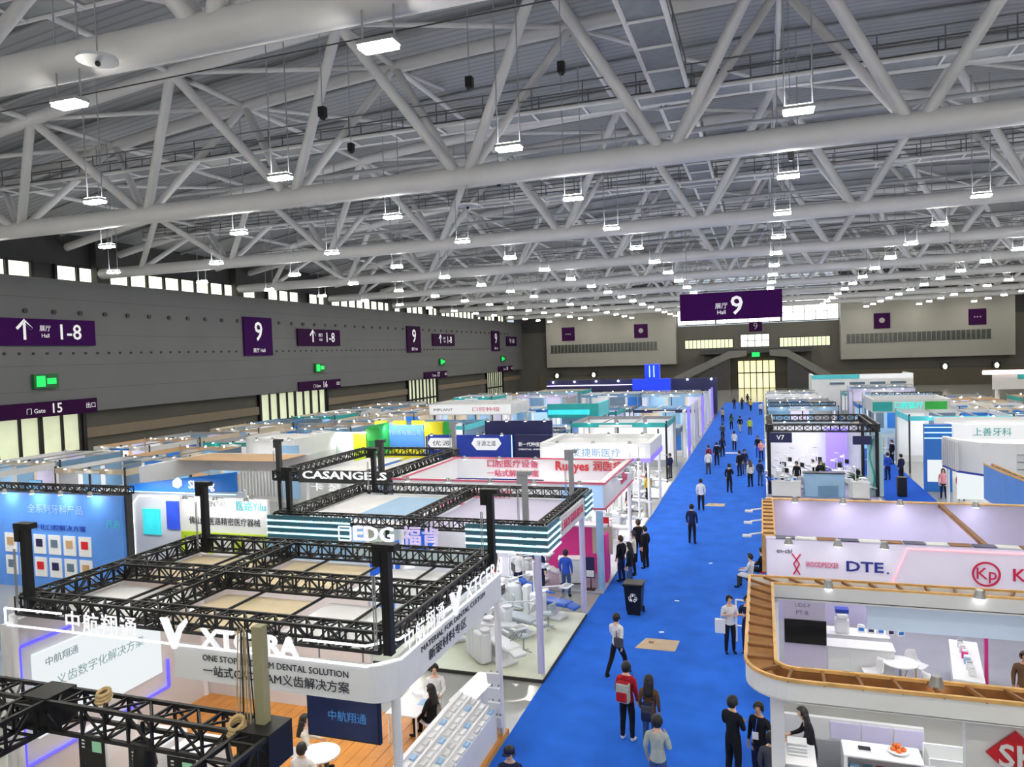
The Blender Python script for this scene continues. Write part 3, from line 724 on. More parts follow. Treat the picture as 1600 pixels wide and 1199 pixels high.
text('sign_letters', LETW, '中航翔通', (-12.0, 10.56, 4.12), 0.44, '-y', b, width=1.75, ext=0.01, spacing=1.15)
text('sign_letters', LETW, 'XTCERA', (-8.62, 10.56, 4.1), 0.47, '-y', b, width=2.05, bold=0.03, ext=0.03)
def vlogo(face, c, s):
    pts = [(-0.5, 0.5), (-0.2, 0.5), (0.05, -0.1), (0.25, 0.3), (0.55, 0.55), (0.6, 0.42), (0.35, 0.1), (0.1, -0.5), (-0.05, -0.5)]
    v = []
    for e in (0, 0.05):
        for (u, w) in pts:
            v.append((c[0]+u*s, c[1]-e, c[2]+w*s) if face == '-y' else (c[0]+e, c[1]+u*s, c[2]+w*s))
    n = len(pts); f = [tuple(range(n)), tuple(reversed(range(n, 2*n)))]+[(i, n+i, n+(i+1) % n, (i+1) % n) for i in range(n)]
    return mesh('logo_emblem', LETW, v, f, b)
vlogo('-y', (-10.25, 10.57, 4.14), 0.55)
text('sign_letters', LETW, '中航翔通', (-5.86, 11.95, 4.12), 0.42, '+x', b, width=1.65, ext=0.006, spacing=1.15)
vlogo('+x', (-5.87, 13.3, 4.12), 0.5)
text('sign_letters', LETW, 'XTCERA', (-5.86, 14.95, 4.1), 0.48, '+x', b, width=2.2, bold=0.015, ext=0.006, spacing=1.1)
text('fascia_lettering', INK, 'ONE STOP CAD/CAM DENTAL SOLUTION', (-8.15, 10.585, 3.74), 0.16, '-y', b, width=3.0, bold=0.008, ext=0.004)
text('fascia_lettering', INK, '一站式CAD/CAM义齿解决方案', (-8.15, 10.585, 3.5), 0.21, '-y', b, width=3.0, bold=0.008, ext=0.004)
text('fascia_lettering', INK, 'MATERIAL FOR DENTAL CUSTOM', (-5.885, 13.4, 3.76), 0.15, '+x', b, width=3.2, bold=0.008, ext=0.004)
text('fascia_lettering', INK, '新玻材料专区', (-5.885, 13.0, 3.52), 0.22, '+x', b, width=1.8, bold=0.008, ext=0.004)
for p, q in (((-14.4, 10.9), (-6.1, 10.9)), ((-14.4, 13.3), (-6.1, 13.3)), ((-14.4, 15.8), (-6.1, 15.8)), ((-14.3, 10.9), (-14.3, 15.8)), ((-11.4, 10.9), (-11.4, 15.8)), ((-6.15, 10.9), (-6.15, 15.8))):
    truss_beam(b, (p[0], p[1], 4.28), (q[0], q[1], 4.28), 0.34, 0.05, 0.33)
canopy_cells(b, [-14.4, -11.4, -8.8, -6.1], [10.9, 13.3, 15.8], 3.98, [FABW, FABB, FABB, FABB, FABW])
for x in (-12.9, -10.3, -8.8, -7.4): tube('canopy_rail', BLACK, (x, 10.9, 4.06), (x+0.0, 15.8, 4.06), 0.03, b, 6)
for (x, y) in ((-5.95, 10.75), (-5.95, 15.7), (-13.9, 15.6), (-14.1, 10.8)): hoist_tower(b, x, y, 4.1, 5.85)
post(b, -5.98, 10.95, 3.35); post(b, -6.0, 16.05, 3.35); post(b, -14.45, 15.9, 4.1); post(b, -14.45, 10.7, 4.1)
box('back_wall', OFFW, -14.5, -9.4, 16.0, 16.12, 0.08, 3.9, b)
box('side_wall', OFFW, -14.56, -14.44, 10.5, 16.0, 0.08, 3.95, b)
w = box('led_wall', SCREENW, -14.42, -14.3, 11.0, 14.3, 1.4, 3.15, b)
text('screen_lettering', mat('screen_grey_text', S(120, 150, 160), 0.5, var=0), '中航翔通', (-14.29, 11.6, 2.9), 0.2, '+x', w, ext=0.002)
text('screen_lettering', mat('screen_pale_text', S(150, 190, 200), 0.5, var=0), '义齿数字化解决方案', (-14.29, 12.6, 2.4), 0.26, '+x', w, ext=0.002)
for p, q in (((10.75, 0.9), (10.75, 3.4)), ((10.75, 0.9), (14.6, 0.9)), ((10.75, 3.4), (12.0, 3.4)), ((14.6, 0.9), (14.6, 1.6))):
    tube('blue_light_line', TUBEB, (-14.4, p[0], p[1]), (-14.4, q[0], q[1]), 0.035, b, 8)
for i in range(4): tube('ceiling_downlight', SPOT, (-13.5+i*2.2, 12.2, 3.9), (-13.5+i*2.2, 12.2, 3.95), 0.06, b, 10)
lit(-14.2, -6.2, 10.9, 15.9, 3.88, 0.55)
# things in it
def hung_screen():
    t = thing('hung_display', 'large dark blue display hanging below the ONE STOP fascia', 'display', (-7.1, 11.3, 1.9))
    box('bezel', SCREENK, -7.98, -6.5, 11.28, 11.36, 2.2, 3.05, t); box('screen', SCREENB, -7.95, -6.53, 11.27, 11.281, 2.23, 3.02, t)
    text('lettering', mat('screen_blue_text', S(70, 130, 190), 0.5, var=0, emit=0.3, ecol=S(60, 130, 200)), '中航翔通', (-7.15, 11.265, 2.62), 0.2, '-y', t, ext=0.002)
    for x in (-7.7, -6.8): tube('hanger', ALU, (x, 11.32, 3.05), (x, 11.32, 3.96), 0.015, t, 6)
hung_screen()
def mill(x, y, lab):
    t = thing('milling_machine', lab, 'machine', (x, y, 0.09))
    rbox('cabinet', WHITE, (x, y, 0.88), (0.78, 0.8, 1.58), 0.05, t)
    box('control_panel', SCREENK, x-0.34, x+0.34, y-0.41, y-0.402, 0.85, 1.6, t)
    box('panel_screen', mat('machine_screen', S(140, 190, 160), 0.3, var=0.1, emit=0.25, ecol=S(130, 190, 150)), x+0.02, x+0.26, y-0.416, y-0.411, 1.3, 1.52, t)
    for k in range(3): box('panel_key', WHITE, x-0.25, x-0.18, y-0.416, y-0.411, 1.35+k*0.07, 1.38+k*0.07, t)
    box('drawer', GREYP, x-0.3, x+0.3, y-0.41, y-0.402, 0.3, 0.7, t)
mill(-12.95, 11.45, 'white milling machine with lit control screen nearest the blue light line')
mill(-11.55, 11.35, 'white milling machine with dark front, second from the blue light line')
mill(-10.55, 11.3, 'white milling machine with dark front, third from the blue light line')
def slant_display():
    t = thing('display_counter', 'long white slanted display counter full of small samples beside the blue carpet', 'counter', (-6.35, 14.0, 0.09))
    v = [(-6.9, 12.3, .09), (-5.98, 12.3, .09), (-5.98, 15.7, .09), (-6.9, 15.7, .09), (-6.9, 12.3, 1.15), (-5.98, 12.3, .8), (-5.98, 15.7, .8), (-6.9, 15.7, 1.15)]
    mesh('body', WHITE, v, [(0, 1, 5, 4), (1, 2, 6, 5), (2, 3, 7, 6), (3, 0, 4, 7), (4, 5, 6, 7), (3, 2, 1, 0)], t)
    for j in range(4):
        xx = -6.82+j*0.22; zz = 1.15-(xx+6.9)/0.92*0.35
        box('display_ledge', WHITEG, xx, xx+0.04, 12.35, 15.65, zz-0.02, zz+0.05, t)
        for i in range(11):
            y = 12.5+i*0.29; box('sample_tray', (WHITE, OFFW, WHITEG, CR['ltblue'], OFFW)[(i*3+j) % 5], xx+0.06, xx+0.17, y, y+0.2, zz-0.06, zz-0.01, t)
slant_display()
t = thing('leaflet_rack', 'leaning white leaflet rack at the corner post of the XTCERA stand', 'rack', (-6.05, 15.6, 0.09))
for k in range(4): cbox('leaflet_pocket', WHITE, (-6.02, 15.75-0.02*k, 0.5+0.35*k), (0.3, 0.06, 0.28), t, rx=0.25)
tube('rack_leg', ALU, (-6.1, 15.9, 0.09), (-6.1, 15.75, 1.7), 0.02, t, 6); tube('rack_leg', ALU, (-5.94, 15.9, 0.09), (-5.94, 15.75, 1.7), 0.02, t, 6)
for (x, y, r, l) in ((-7.75, 12.0, 0.4, 'white shell chair under the hanging dark display'), (-7.1, 12.3, 2.4, 'white shell chair standing askew beside the front post'), (-8.9, 12.3, 1.2, 'white shell chair behind the rope bundle'), (-7.45, 15.3, 3.1, 'white shell chair used by the person in black'), (-8.0, 16.0, -0.3, 'white shell chair of the person in the white shirt')):
    place(CHAIR, USED, x, y, 0.092, r, l, 'white shell chairs')
place(RTABLE, USED, -8.9, 12.95, 0.092, 0, 'round white meeting table under the XTCERA canopy')
place(CNT, USED, -6.75, 16.35, 0.02, 1.5, 'white counter behind the seated visitors of the XTCERA stand')
t = thing('meeting_table', 'white table with papers between the two seated visitors', 'table', (-7.9, 15.55, 0.09))
rbox('table_top', WHITEG, (-8.0, 15.5, 0.82), (0.8, 1.3, 0.04), 0.01, t)
for sx in (-1, 1):
    for sy in (-1, 1): tube('leg', WHITE, (-8.0+sx*0.35, 15.5+sy*0.58, 0.09), (-8.0+sx*0.35, 15.5+sy*0.58, 0.8), 0.025, t, 8)
box('paper_sheet', CR['ltblue'], -7.85, -7.65, 15.4, 15.7, 0.841, 0.844, t)

# ================================================================== L0: nearest truss, hoist and lamps at the lower left edge
b = thing('truss_rig', 'black lattice truss with rope hoist at the lower left edge of the picture', 'truss', (-8.5, 7.9, 4.2))
truss_beam(b, (-16.0, 8.0, 4.0), (-6.3, 7.95, 4.0), 0.42, 0.055, 0.42)
truss_beam(b, (-6.3, 7.95, 4.0), (-6.3, 4.5, 4.0), 0.42, 0.055, 0.42)
truss_beam(b, (-10.15, 8.0, 4.0), (-10.15, 4.6, 4.0), 0.42, 0.055, 0.42)
cbox('corner_block', BLACK, (-6.3, 7.95, 4.0), (0.5, 0.5, 0.5), b); cbox('corner_block', BLACK, (-10.15, 8.0, 4.0), (0.5, 0.5, 0.5), b)
tube('support_mast', BLACK, (-6.3, 8.05, 0), (-6.3, 8.05, 3.9), 0.1, b, 10); tube('support_mast', BLACK, (-15.8, 8.0, 0), (-15.8, 8.0, 3.9), 0.1, b, 10)
OLIVE = mat('olive_mast', S(150, 146, 116), 0.6, var=0.1)
box('hoist_mast', OLIVE, -6.42, -6.28, 7.93, 8.07, 4.25, 5.55, b)
for k in range(8):
    x = -6.66+0.028*k; y = 7.92+0.03*(k % 3)
    tube('hoist_rope', (ROPE, STEEL2, ROPE, BLACK)[k % 4], (x-0.06+0.012*k, y, 4.15+0.05*(k % 2)), (x*0.6-6.56*0.4, y, 5.5), 0.009, b, 6)
def coil(c, R, r, m, parent, tilt=0.0):
    n, k = 18, 6; v = []; f = []
    for q in range(3):
        n0 = len(v)
        for i in range(n):
            a = 2*math.pi*i/n
            for j in range(k):
                e = 2*math.pi*j/k; rr = R*(1-0.08*q)+r*math.cos(e)
                v.append((c[0]+rr*math.cos(a), c[1]+rr*math.sin(a)*math.cos(tilt), c[2]+q*r*1.6+r*math.sin(e)+rr*math.sin(a)*math.sin(tilt)))
        for i in range(n):
            for j in range(k): f.append((n0+i*k+j, n0+((i+1) % n)*k+j, n0+((i+1) % n)*k+(j+1) % k, n0+i*k+(j+1) % k))
    return mesh('rope_coil', m, v, f, parent, True)
coil((-6.62, 7.8, 4.22), 0.12, 0.025, ROPE, b, 0.6); coil((-9.1, 8.0, 4.24), 0.1, 0.028, ROPE, b, 0.3)
def stage_lamp(x, y, z, lab):
    t = thing('stage_lamp', lab, 'lamp', (x, y, z))
    tube('clamp_arm', BLACK, (x, y, z+0.2), (x, y, z+0.5), 0.03, t, 8)
    lathe('lamp_body', BLACK, [(0.06, 0.25), (0.12, 0.2), (0.15, 0.0), (0.17, -0.12), (0.15, -0.13)], (x, y, z), t, 16)
    tube('lens', mat('amber_lens', S(140, 110, 100), 0.2), (x, y, z-0.14), (x, y, z-0.13), 0.14, t, 16)
stage_lamp(-10.3, 7.0, 3.6, 'black stage lamp hanging under the truss at the left edge')
stage_lamp(-8.3, 7.9, 3.55, 'black stage lamp hanging under the truss before the milling machines')
stage_lamp(-6.2, 7.0, 3.55, 'black stage lamp hanging at the truss corner below the rope hoist')

# ================================================================== L2: stand with stacked cyan light tubes
b = booth('tube_light_stand', 'stand edged with stacked cyan light tubes reading EDG over dental chairs', -10.4, 22.2)
box('platform', PALEF, -14.6, -5.85, 19.0, 24.3, 0, 0.1, b); box('platform_edge', DARK, -14.6, -5.83, 18.97, 19.0, 0, 0.09, b); box('platform_edge', DARK, -5.85, -5.82, 19.0, 24.3, 0, 0.09, b)
fascia = mat('dark_teal_panel', S(52, 96, 112), 0.4, var=0.08)
for k in range(4):
    z = 3.42+k*0.2
    for x0, x1 in ((-15.0, -12.0), (-8.2, -5.75)): box('fascia_strip', fascia, x0, x1, 19.55, 19.62, z+0.04, z+0.16, b); tube('light_tube', TUBEC, (x0, 19.53, z), (x1, 19.53, z), 0.028, b, 8)
    box('fascia_strip', fascia, -5.82, -5.75, 19.6, 20.9, z+0.04, z+0.16, b); tube('light_tube', TUBEC, (-5.73, 19.53, z), (-5.73, 20.9, z), 0.028, b, 8)
    box('fascia_strip', fascia, -5.82, -5.75, 24.2, 25.3, z+0.04, z+0.16, b); tube('light_tube', TUBEC, (-5.73, 24.2, z), (-5.73, 25.3, z), 0.028, b, 8)
    box('fascia_strip', fascia, -6.6, -5.75, 25.25, 25.32, z+0.04, z+0.16, b)
box('fascia_board', CR['off'], -5.83, -5.76, 20.95, 24.15, 3.5, 4.1, b)
text('sign_letters', CR['rose'], '上海医疗器械有限公司', (-5.75, 22.5, 3.8), 0.3, '+x', b, width=2.8, ext=0.01)
box('fascia_board', CR['ltblue'], -15.0, -12.0, 19.6, 19.7, 2.95, 3.4, b)
box('fascia_board', mat('pale_glass_sign', S(196, 214, 220), 0.3), -12.0, -8.2, 19.58, 19.64, 2.95, 3.32, b)
text('sign_letters', mat('silver_letters', S(226, 226, 240), 0.25, 0.0, var=0.02, emit=0.45, ecol=(0.85, 0.85, 1)), 'EDG', (-11.2, 19.54, 3.72), 0.62, '-y', b, width=1.35, bold=0.02, ext=0.05)
text('sign_letters', mat('pale_violet_letters', S(214, 200, 240), 0.25, 0.2, var=0.02, emit=0.3), '福肯', (-9.6, 19.54, 3.7), 0.62, '-y', b, width=1.2, bold=0.02, ext=0.05)
tube('logo_ring', LETW, (-12.0, 19.56, 3.5), (-12.0, 19.56, 3.92), 0.03, b, 8); tube('logo_ring', LETW, (-12.4, 19.56, 3.5), (-12.0, 19.56, 3.5), 0.03, b, 8)
tube('logo_ring', LETW, (-12.4, 19.56, 3.5), (-12.4, 19.56, 3.92), 0.03, b, 8); tube('logo_ring', LETW, (-12.4, 19.56, 3.92), (-12.0, 19.56, 3.92), 0.03, b, 8)
for p, q in (((-14.9, 19.9), (-5.9, 19.9)), ((-14.9, 25.2), (-5.9, 25.2)), ((-14.8, 19.9), (-14.8, 25.2)), ((-10.2, 19.9), (-10.2, 25.2)), ((-6.0, 19.9), (-6.0, 25.2))):
    truss_beam(b, (p[0], p[1], 4.05), (q[0], q[1], 4.05), 0.3, 0.045, 0.32)
canopy_cells(b, [-14.8, -10.2, -6.0], [19.9, 25.2], 3.82, [FABW, CR['lilac']])
box('canopy_stripe', CR['ltblue'], -12.9, -11.0, 21.0, 24.6, 3.83, 3.84, b); box('canopy_stripe', CR['rose'], -11.0, -10.5, 23.0, 24.6, 3.83, 3.84, b)
for (x, y) in ((-14.6, 20.2), (-14.2, 25.0), (-6.6, 20.3), (-6.4, 25.0)): hoist_tower(b, x, y, 3.9, 5.5, 0.15, BLACK if x < -10 else STEEL2)
for (x, y) in ((-6.0, 19.4), (-6.0, 24.65)): post(b, x, y, 3.4, 0.1, CR['lilac'])
post(b, -14.7, 19.5, 3.4); post(b, -14.7, 25.1, 3.4)
box('back_wall', CR['ltblue'], -14.8, -14.65, 19.2, 25.0, 0.1, 3.4, b)
lit(-14.5, -6.1, 19.9, 25.0, 3.78, 0.8, (0.97, 0.99, 1.0))
for i, (p, x, y, r, l) in enumerate(((DU_W, -7.35, 19.9, 0.9, 'white dental chair nearest the front corner post of the tube light stand'), (DU_G, -7.5, 22.0, 1.2, 'pale grey dental chair behind the front corner post'), (DU_B, -6.9, 23.7, 1.3, 'blue and white dental chair at the far edge of the pale platform'), (DU_W, -9.4, 21.2, 0.6, 'white dental chair further under the tube light canopy'), (DU_G, -9.3, 23.4, 1.0, 'grey dental chair at the inner side of the pale platform'), (DU_W, -11.5, 22.5, 0.7, 'white dental chair deep under the lilac canopy'), (DU_B, -11.4, 20.4, 0.4, 'blue dental chair behind the EDG letters'), (DU_W, -8.2, 20.9, 2.2, 'white dental chair turned toward the camera between two posts'), (DU_W, -8.3, 24.6, 1.9, 'white dental chair at the rear of the tube light stand'))):
    place(p, USED, x, y, 0.1, r, l, 'dental chairs on show')

# ================================================================== L3: pink edged white stand
b = booth('pink_edged_stand', 'white stand with pink edged fascia and red lettering in the middle of the picture', -10.2, 30.8)
box('platform', GREYF, -14.8, -5.75, 26.6, 34.2, 0, 0.06, b)
path = round_rect(-14.7, -5.75, 27.4, 33.9, 0.05, 2)
wall_path('fascia_board', WHITE, path, 3.0, 4.0, 0.3, b, True)
for p, q in (((-14.72, 27.38), (-5.73, 27.38)), ((-5.73, 27.38), (-5.73, 33.92)), ((-14.72, 33.62), (-6.0, 33.62)), ((-14.4, 27.72), (-14.4, 33.6))):
    for z in ((3.04, 4.0) if p[1] < 30 and p[0] > -14.73 and q[1] < 34 and not p[0] == -14.4 else (4.0,)):
        cbox('edge_strip', CR['rose'], ((p[0]+q[0])/2, (p[1]+q[1])/2, z), (max(abs(q[0]-p[0]), 0.05), max(abs(q[1]-p[1]), 0.05), 0.07), b)
text('sign_letters', CR['red'], 'Runyes', (-8.55, 33.55, 3.66), 0.62, '-y', b, width=1.6, bold=0.02, ext=0.03)
text('sign_letters', CR['red'], '润医疗', (-6.85, 33.55, 3.66), 0.5, '-y', b, width=1.4, bold=0.01, ext=0.03)
text('sign_letters', CR['rose'], '口腔医疗设备', (-11.5, 33.55, 3.72), 0.42, '-y', b, width=2.6, bold=0.01, ext=0.03)
text('sign_letters', CR['rose'], '一站式解决方案', (-11.5, 33.55, 3.25), 0.36, '-y', b, width=2.6, bold=0.01, ext=0.03)
text('sign_letters', CR['rose'], '润医疗', (-5.72, 31.5, 3.55), 0.5, '+x', b, width=1.5, bold=0.01, ext=0.02)
text('sign_letters', CR['rose'], '佛山瑞医疗', (-10.5, 27.36, 3.45), 0.4, '-y', b, width=2.2, bold=0.01, ext=0.02)
box('light_panel', mat('pale_blue_lit_board', S(176, 206, 246), 0.4, var=0.03, emit=0.3, ecol=S(160, 200, 250)), -7.4, -5.8, 27.34, 27.37, 3.08, 3.92, b)
for i in range(5): spotlight(b, -13.8+i*1.8, 27.4, 4.0, 0, -0.4)
for i in range(4): spotlight(b, -5.75, 28.6+i*1.5, 4.0, 0.4, 0)
for i in range(5): spotlight(b, -13.8+i*1.8, 33.6, 4.0, 0, -0.5)
post(b, -5.9, 27.1, 3.0, 0.14, CR['ltblue']); post(b, -5.9, 33.6, 3.0, 0.1); post(b, -14.5, 27.6, 3.0, 0.1)
box('pink_wall', CR['pink'], -8.6, -5.95, 29.0, 29.15, 0.06, 2.1, b); box('pink_wall', CR['pink'], -5.95, -5.85, 27.9, 28.5, 0.06, 1.9, b)
box('product_shelf', WHITE, -8.6, -5.95, 28.5, 29.0, 2.05, 2.12, b); box('brochure_board', CR['beige'], -6.6, -5.8, 28.85, 28.98, 0.9, 2.0, b); box('red_plaque', CR['red'], -6.4, -5.9, 28.8, 28.85, 2.15, 2.4, b)
box('back_wall', CR['off'], -14.6, -9.0, 31.0, 31.15, 0.06, 3.0, b); box('poster', CR['navy'], -9.4, -8.7, 27.9, 28.0, 0.8, 2.3, b)
lit(-14.3, -6.1, 27.8, 33.5, 2.95, 1.0, (1, 0.95, 0.99))
lit(-14.2, -6.2, 28.0, 33.4, 3.9, 0.3)
t = thing('floor_poster_stand', 'small poster stand with a blue picture beside the pink wall', 'poster stand', (-6.25, 26.9, 0.06))
box('poster_board', CR['navy'], -6.45, -6.1, 26.9, 26.94, 0.5, 1.3, t); box('poster_panel', WHITE, -6.42, -6.13, 26.89, 26.9, 0.55, 0.8, t); tube('stand_pole', BLACK, (-6.27, 26.96, 0.06), (-6.27, 26.96, 1.3), 0.02, t, 6); box('stand_foot', BLACK, -6.45, -6.1, 26.8, 27.1, 0.06, 0.08, t)
place(CNTS, USED, -7.2, 27.6, 0.06, 0.2, 'small white counter with leaflets in front of the pink wall')
place(DU_W, USED, -8.6, 27.5, 0.06, 1.4, 'white dental chair before the pink wall of the pink edged stand', 'dental chairs on show')

# ================================================================== L4: pale stand behind
b = booth('pale_stand', 'pale stand with lit white fascia and violet side behind the pink edged stand', -9, 42)
fascia_ring(b, -11.9, -5.75, 39.6, 44.4, 3.0, 4.0, 0.3, WHITE)
box('light_panel', LITW, -11.8, -6.0, 39.57, 39.6, 3.1, 3.75, b); box('violet_strip', CR['violet'], -5.75, -5.72, 39.7, 44.4, 3.0, 3.3, b); box('violet_strip', CR['violet'], -7.0, -5.75, 39.56, 39.6, 3.0, 3.2, b)
text('sign_letters', CR['steelblue'], '艾捷斯医疗', (-8.7, 39.55, 3.45), 0.5, '-y', b, width=2.7, ext=0.02)
box('canopy_panel', OFFW, -11.6, -6.05, 39.9, 44.1, 3.7, 3.75, b)
for i in range(3): spotlight(b, -10.8+i*2.0, 39.7, 4.0, 0, -0.4); spotlight(b, -10.8+i*2.0, 44.1, 4.0, 0, -0.4)
post(b, -5.9, 39.8, 3.0); post(b, -5.9, 44.2, 3.0); box('back_wall', WHITE, -11.8, -11.6, 39.8, 44.2, 0, 3.0, b)
lit(-11.6, -6, 39.9, 44, 3.6, 1.0)
# white kit between L3 and L4 along the aisle
for i, (p, x, y, r, l) in enumerate(((DU_W, -6.9, 34.9, 1.5, 'white dental chair beside the blue carpet past the pink edged stand'), (DU_G, -6.9, 37.0, 1.5, 'grey dental chair beside the blue carpet before the pale stand'), (DU_W, -8.7, 35.4, 1.2, 'white dental chair behind the one beside the carpet'), (DU_W, -8.8, 37.6, 1.3, 'white dental chair inside the open equipment area'), (DU_W, -7.0, 41.3, 1.4, 'white dental chair under the pale stand'), (DU_G, -7.2, 46.0, 1.4, 'grey dental chair past the pale stand'), (DU_W, -7.0, 48.4, 1.4, 'white dental chair far along the left edge of the carpet'))):
    place(p, USED, x, y, 0.02, r, l, 'dental chairs on show')
t = thing('equipment_platform', 'white platform of the open equipment area beside the blue carpet', 'platform', (-10, 36.5, 0)); box('platform_top', WHITE, -13, -5.9, 34.3, 39.3, 0.0, 0.05, t); box('platform_edge', GREYP, -13, -5.88, 34.26, 34.3, 0, 0.045, t)
t = thing('equipment_platform', 'white platform beyond the pale stand on the left of the carpet', 'platform', (-10, 47, 0)); box('platform_top', WHITE, -13, -5.9, 44.8, 50.5, 0.0, 0.05, t); box('platform_edge', GREYP, -13, -5.88, 44.76, 44.8, 0, 0.045, t)
add_light(-8.5, 36.8, 4.2, 4, 3.5, 160); add_light(-8.5, 47.5, 4.2, 4, 4, 150)
for i, (x, y) in enumerate(((-6.3, 36.2), (-6.2, 38.3), (-6.3, 47.0), (-6.2, 50.1))): tag(tube('display_pole', BLACK if i > 1 else WHITE, (x, y, 0.05), (x, y, 4.0), 0.05, None, 10), '%s slim pole of the equipment area along the left carpet edge' % ORD[i], 'pole')

for i, (x, y) in enumerate(((-6.9, 20.6), (-6.7, 22.6), (-8.2, 23.0), (-7.4, 36.0), (-7.6, 48.0))): place(STOOL, USED, x, y, 0.1 if y < 26 else 0.05, i*1.1, '%s grey operator stool beside the dental chairs, counting from the camera' % ORD[i], 'operator stools')
# ================================================================== R1: rounded timber-framed ring stand, lower right
b = booth('ring_stand', 'stand with rounded pale ring fascia and open timber framing in the lower right', 2.9, 14.2)
path = round_rect(-0.35, 6.6, 11.55, 16.75, 0.75, 8, (1, 0, 0, 0))
wall_path('fascia_board', WHITE, path, 3.68, 3.98, 0.03, b, True)
inner = [tuple(p) for p in off_path(path, 0.46, True)]
wall_path('fascia_board', OFFW, inner, 3.72, 3.98, 0.03, b, True)
wall_path('fascia_underside', OFFW, path, 3.66, 3.69, 0.46, b, True)
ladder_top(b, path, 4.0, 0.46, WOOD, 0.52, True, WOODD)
box('platform', GREYF, -0.1, 6.6, 11.7, 16.9, 0, 0.06, b)
for (x, y) in ((0.12, 12.1), (0.12, 16.4)): box('post', WHITEG, x-0.1, x+0.1, y-0.1, y+0.1, 0.06, 3.6, b)
box('logo_wall', WHITE, 2.73, 6.6, 12.2, 12.35, 0.06, 3.6, b)
# red diamond logo with white script letters
v = [(3.3, 12.18, 2.92), (3.68, 12.18, 3.28), (4.06, 12.18, 2.92), (3.68, 12.18, 2.56)]; v += [(x, 12.14, z) for (x, y, z) in v]
v = [(x*1.0, y, z) for (x, y, z) in v]
lg = mesh('logo_diamond', CR['red'], [(x-0.32, y, z+0.05) for (x, y, z) in v], [(3, 2, 1, 0), (4, 5, 6, 7), (0, 1, 5, 4), (1, 2, 6, 5), (2, 3, 7, 6), (3, 0, 4, 7)], b)
text('logo_letters', WHITEG, 'SK', (3.38, 12.12, 2.95), 0.46, '-y', b, bold=0.03, ext=0.01)
ball('logo_dot', CR['lime'], (3.66, 12.13, 3.08), (0.06, 0.02, 0.06), b)
for (x, y) in ((1.2, 16.35), (3.9, 16.3), (2.3, 11.95)): spotlight(b, x, y, 3.98, 0, -0.05)
box('half_wall', OFFW, 0.25, 2.95, 16.45, 16.55, 0.06, 1.15, b); box('half_wall', GREYP, 0.25, 2.95, 16.4, 16.45, 0.06, 0.7, b)
for i in range(3): box('window_strip', CR['lilac'], 1.2+i*0.6, 1.75+i*0.6, 16.42, 16.46, 0.75, 1.1, b)
box('hanging_panel', mat('pale_blue_hanging_panel', S(190, 206, 226), 0.5, var=0.02), 2.0, 6.5, 16.98, 17.06, 2.93, 3.66, b)
lit(0.3, 6.4, 12.5, 16.4, 3.6, 0.55, (0.97, 0.97, 1.0))
t = thing('display_counter', 'white display counter with rounded ends and a bowl of fruit in the lower right', 'counter', (2.05, 15.5, 0.06))
rbox('counter_top', WHITEG, (2.05, 15.6, 1.0), (1.4, 0.6, 0.05), 0.02, t); box('side_panel', WHITEG, 1.35, 1.42, 15.3, 15.9, 0.06, 0.98, t); box('side_panel', WHITEG, 2.68, 2.75, 15.3, 15.9, 0.06, 0.98, t)
box('shelf', WHITE, 1.42, 2.68, 15.35, 15.85, 0.5, 0.53, t); box('back_panel', WHITE, 1.42, 2.68, 15.85, 15.88, 0.06, 0.98, t)
for i in range(5): box('shelf_item', (CR['ltblue'], CR['steelblue'], CR['red'], WHITE, CR['rose'])[i], 1.47+i*0.24, 1.64+i*0.24, 15.4, 15.55, 0.53, 0.75, t)
t = thing('tablet', 'black tablet lying on the white counter in the lower right', 'tablet', (1.75, 15.6, 1.03)); rbox('casing', WHITE, (1.75, 15.6, 1.035), (0.26, 0.2, 0.015), 0.005, t); box('screen', SCREENK, 1.64, 1.86, 15.52, 15.68, 1.043, 1.045, t)
ob = thing('fruit_bowl', 'pale dish holding oranges on the white counter', 'bowl', (2.35, 15.6, 1.025)); lathe('dish', WHITEG, [(0.08, 0), (0.17, 0.04), (0.19, 0.06), (0.16, 0.055)], (2.35, 15.6, 1.025), ob, 18)
ORG = mat('orange_peel', S(224, 110, 40), 0.5, var=0.12, scale=20)
for k, (dx, dy, dz) in enumerate(((-.09, 0, 0), (0, .07, 0), (.09, 0, 0), (0, -.07, 0), (0, 0, .07), (-0.05, 0.09, 0.02))):
    t = thing('orange', '%s orange from the left in the dish of fruit' % ORD[k], 'fruit', (2.35+dx, 15.6+dy, 1.08+dz), 'oranges in the dish'); ball('peel', ORG, (2.35+dx, 15.6+dy, 1.105+dz), 0.052, t); tube('stem_end', GREEN, (2.35+dx, 15.6+dy, 1.155+dz), (2.35+dx, 15.6+dy, 1.162+dz), 0.008, t, 6)
t = thing('glass_showcase', 'glass showcase with white frame beside the SK wall', 'showcase', (3.05, 15.6, 0.06))
box('cabinet', WHITE, 2.82, 3.7, 15.3, 15.9, 0.06, 0.7, t); box('glass_cover', GLASS, 2.84, 3.68, 15.32, 15.88, 0.7, 1.15, t)
for x in (2.83, 3.69):
    for y in (15.31, 15.89): tube('frame_post', WHITEG, (x, y, 0.7), (x, y, 1.15), 0.015, t, 6)
for p, q in (((2.83, 15.31), (3.69, 15.31)), ((2.83, 15.89), (3.69, 15.89))): tube('frame_rail', WHITEG, (p[0], p[1], 1.15), (q[0], q[1], 1.15), 0.015, t, 6)
place(CNTS, USED, 0.55, 15.1, 0.06, 1.57, 'white counter in front of the woman in black in the lower right')
t = thing('sample_stack', 'stack of white trays on the counter before the woman in black', 'trays', (0.5, 15.2, 1.06))
for k in range(4): rbox('tray', (WHITE, OFFW)[k % 2], (0.5, 15.15, 1.09+k*0.05), (0.36, 0.46-0.06*k, 0.045), 0.01, t)
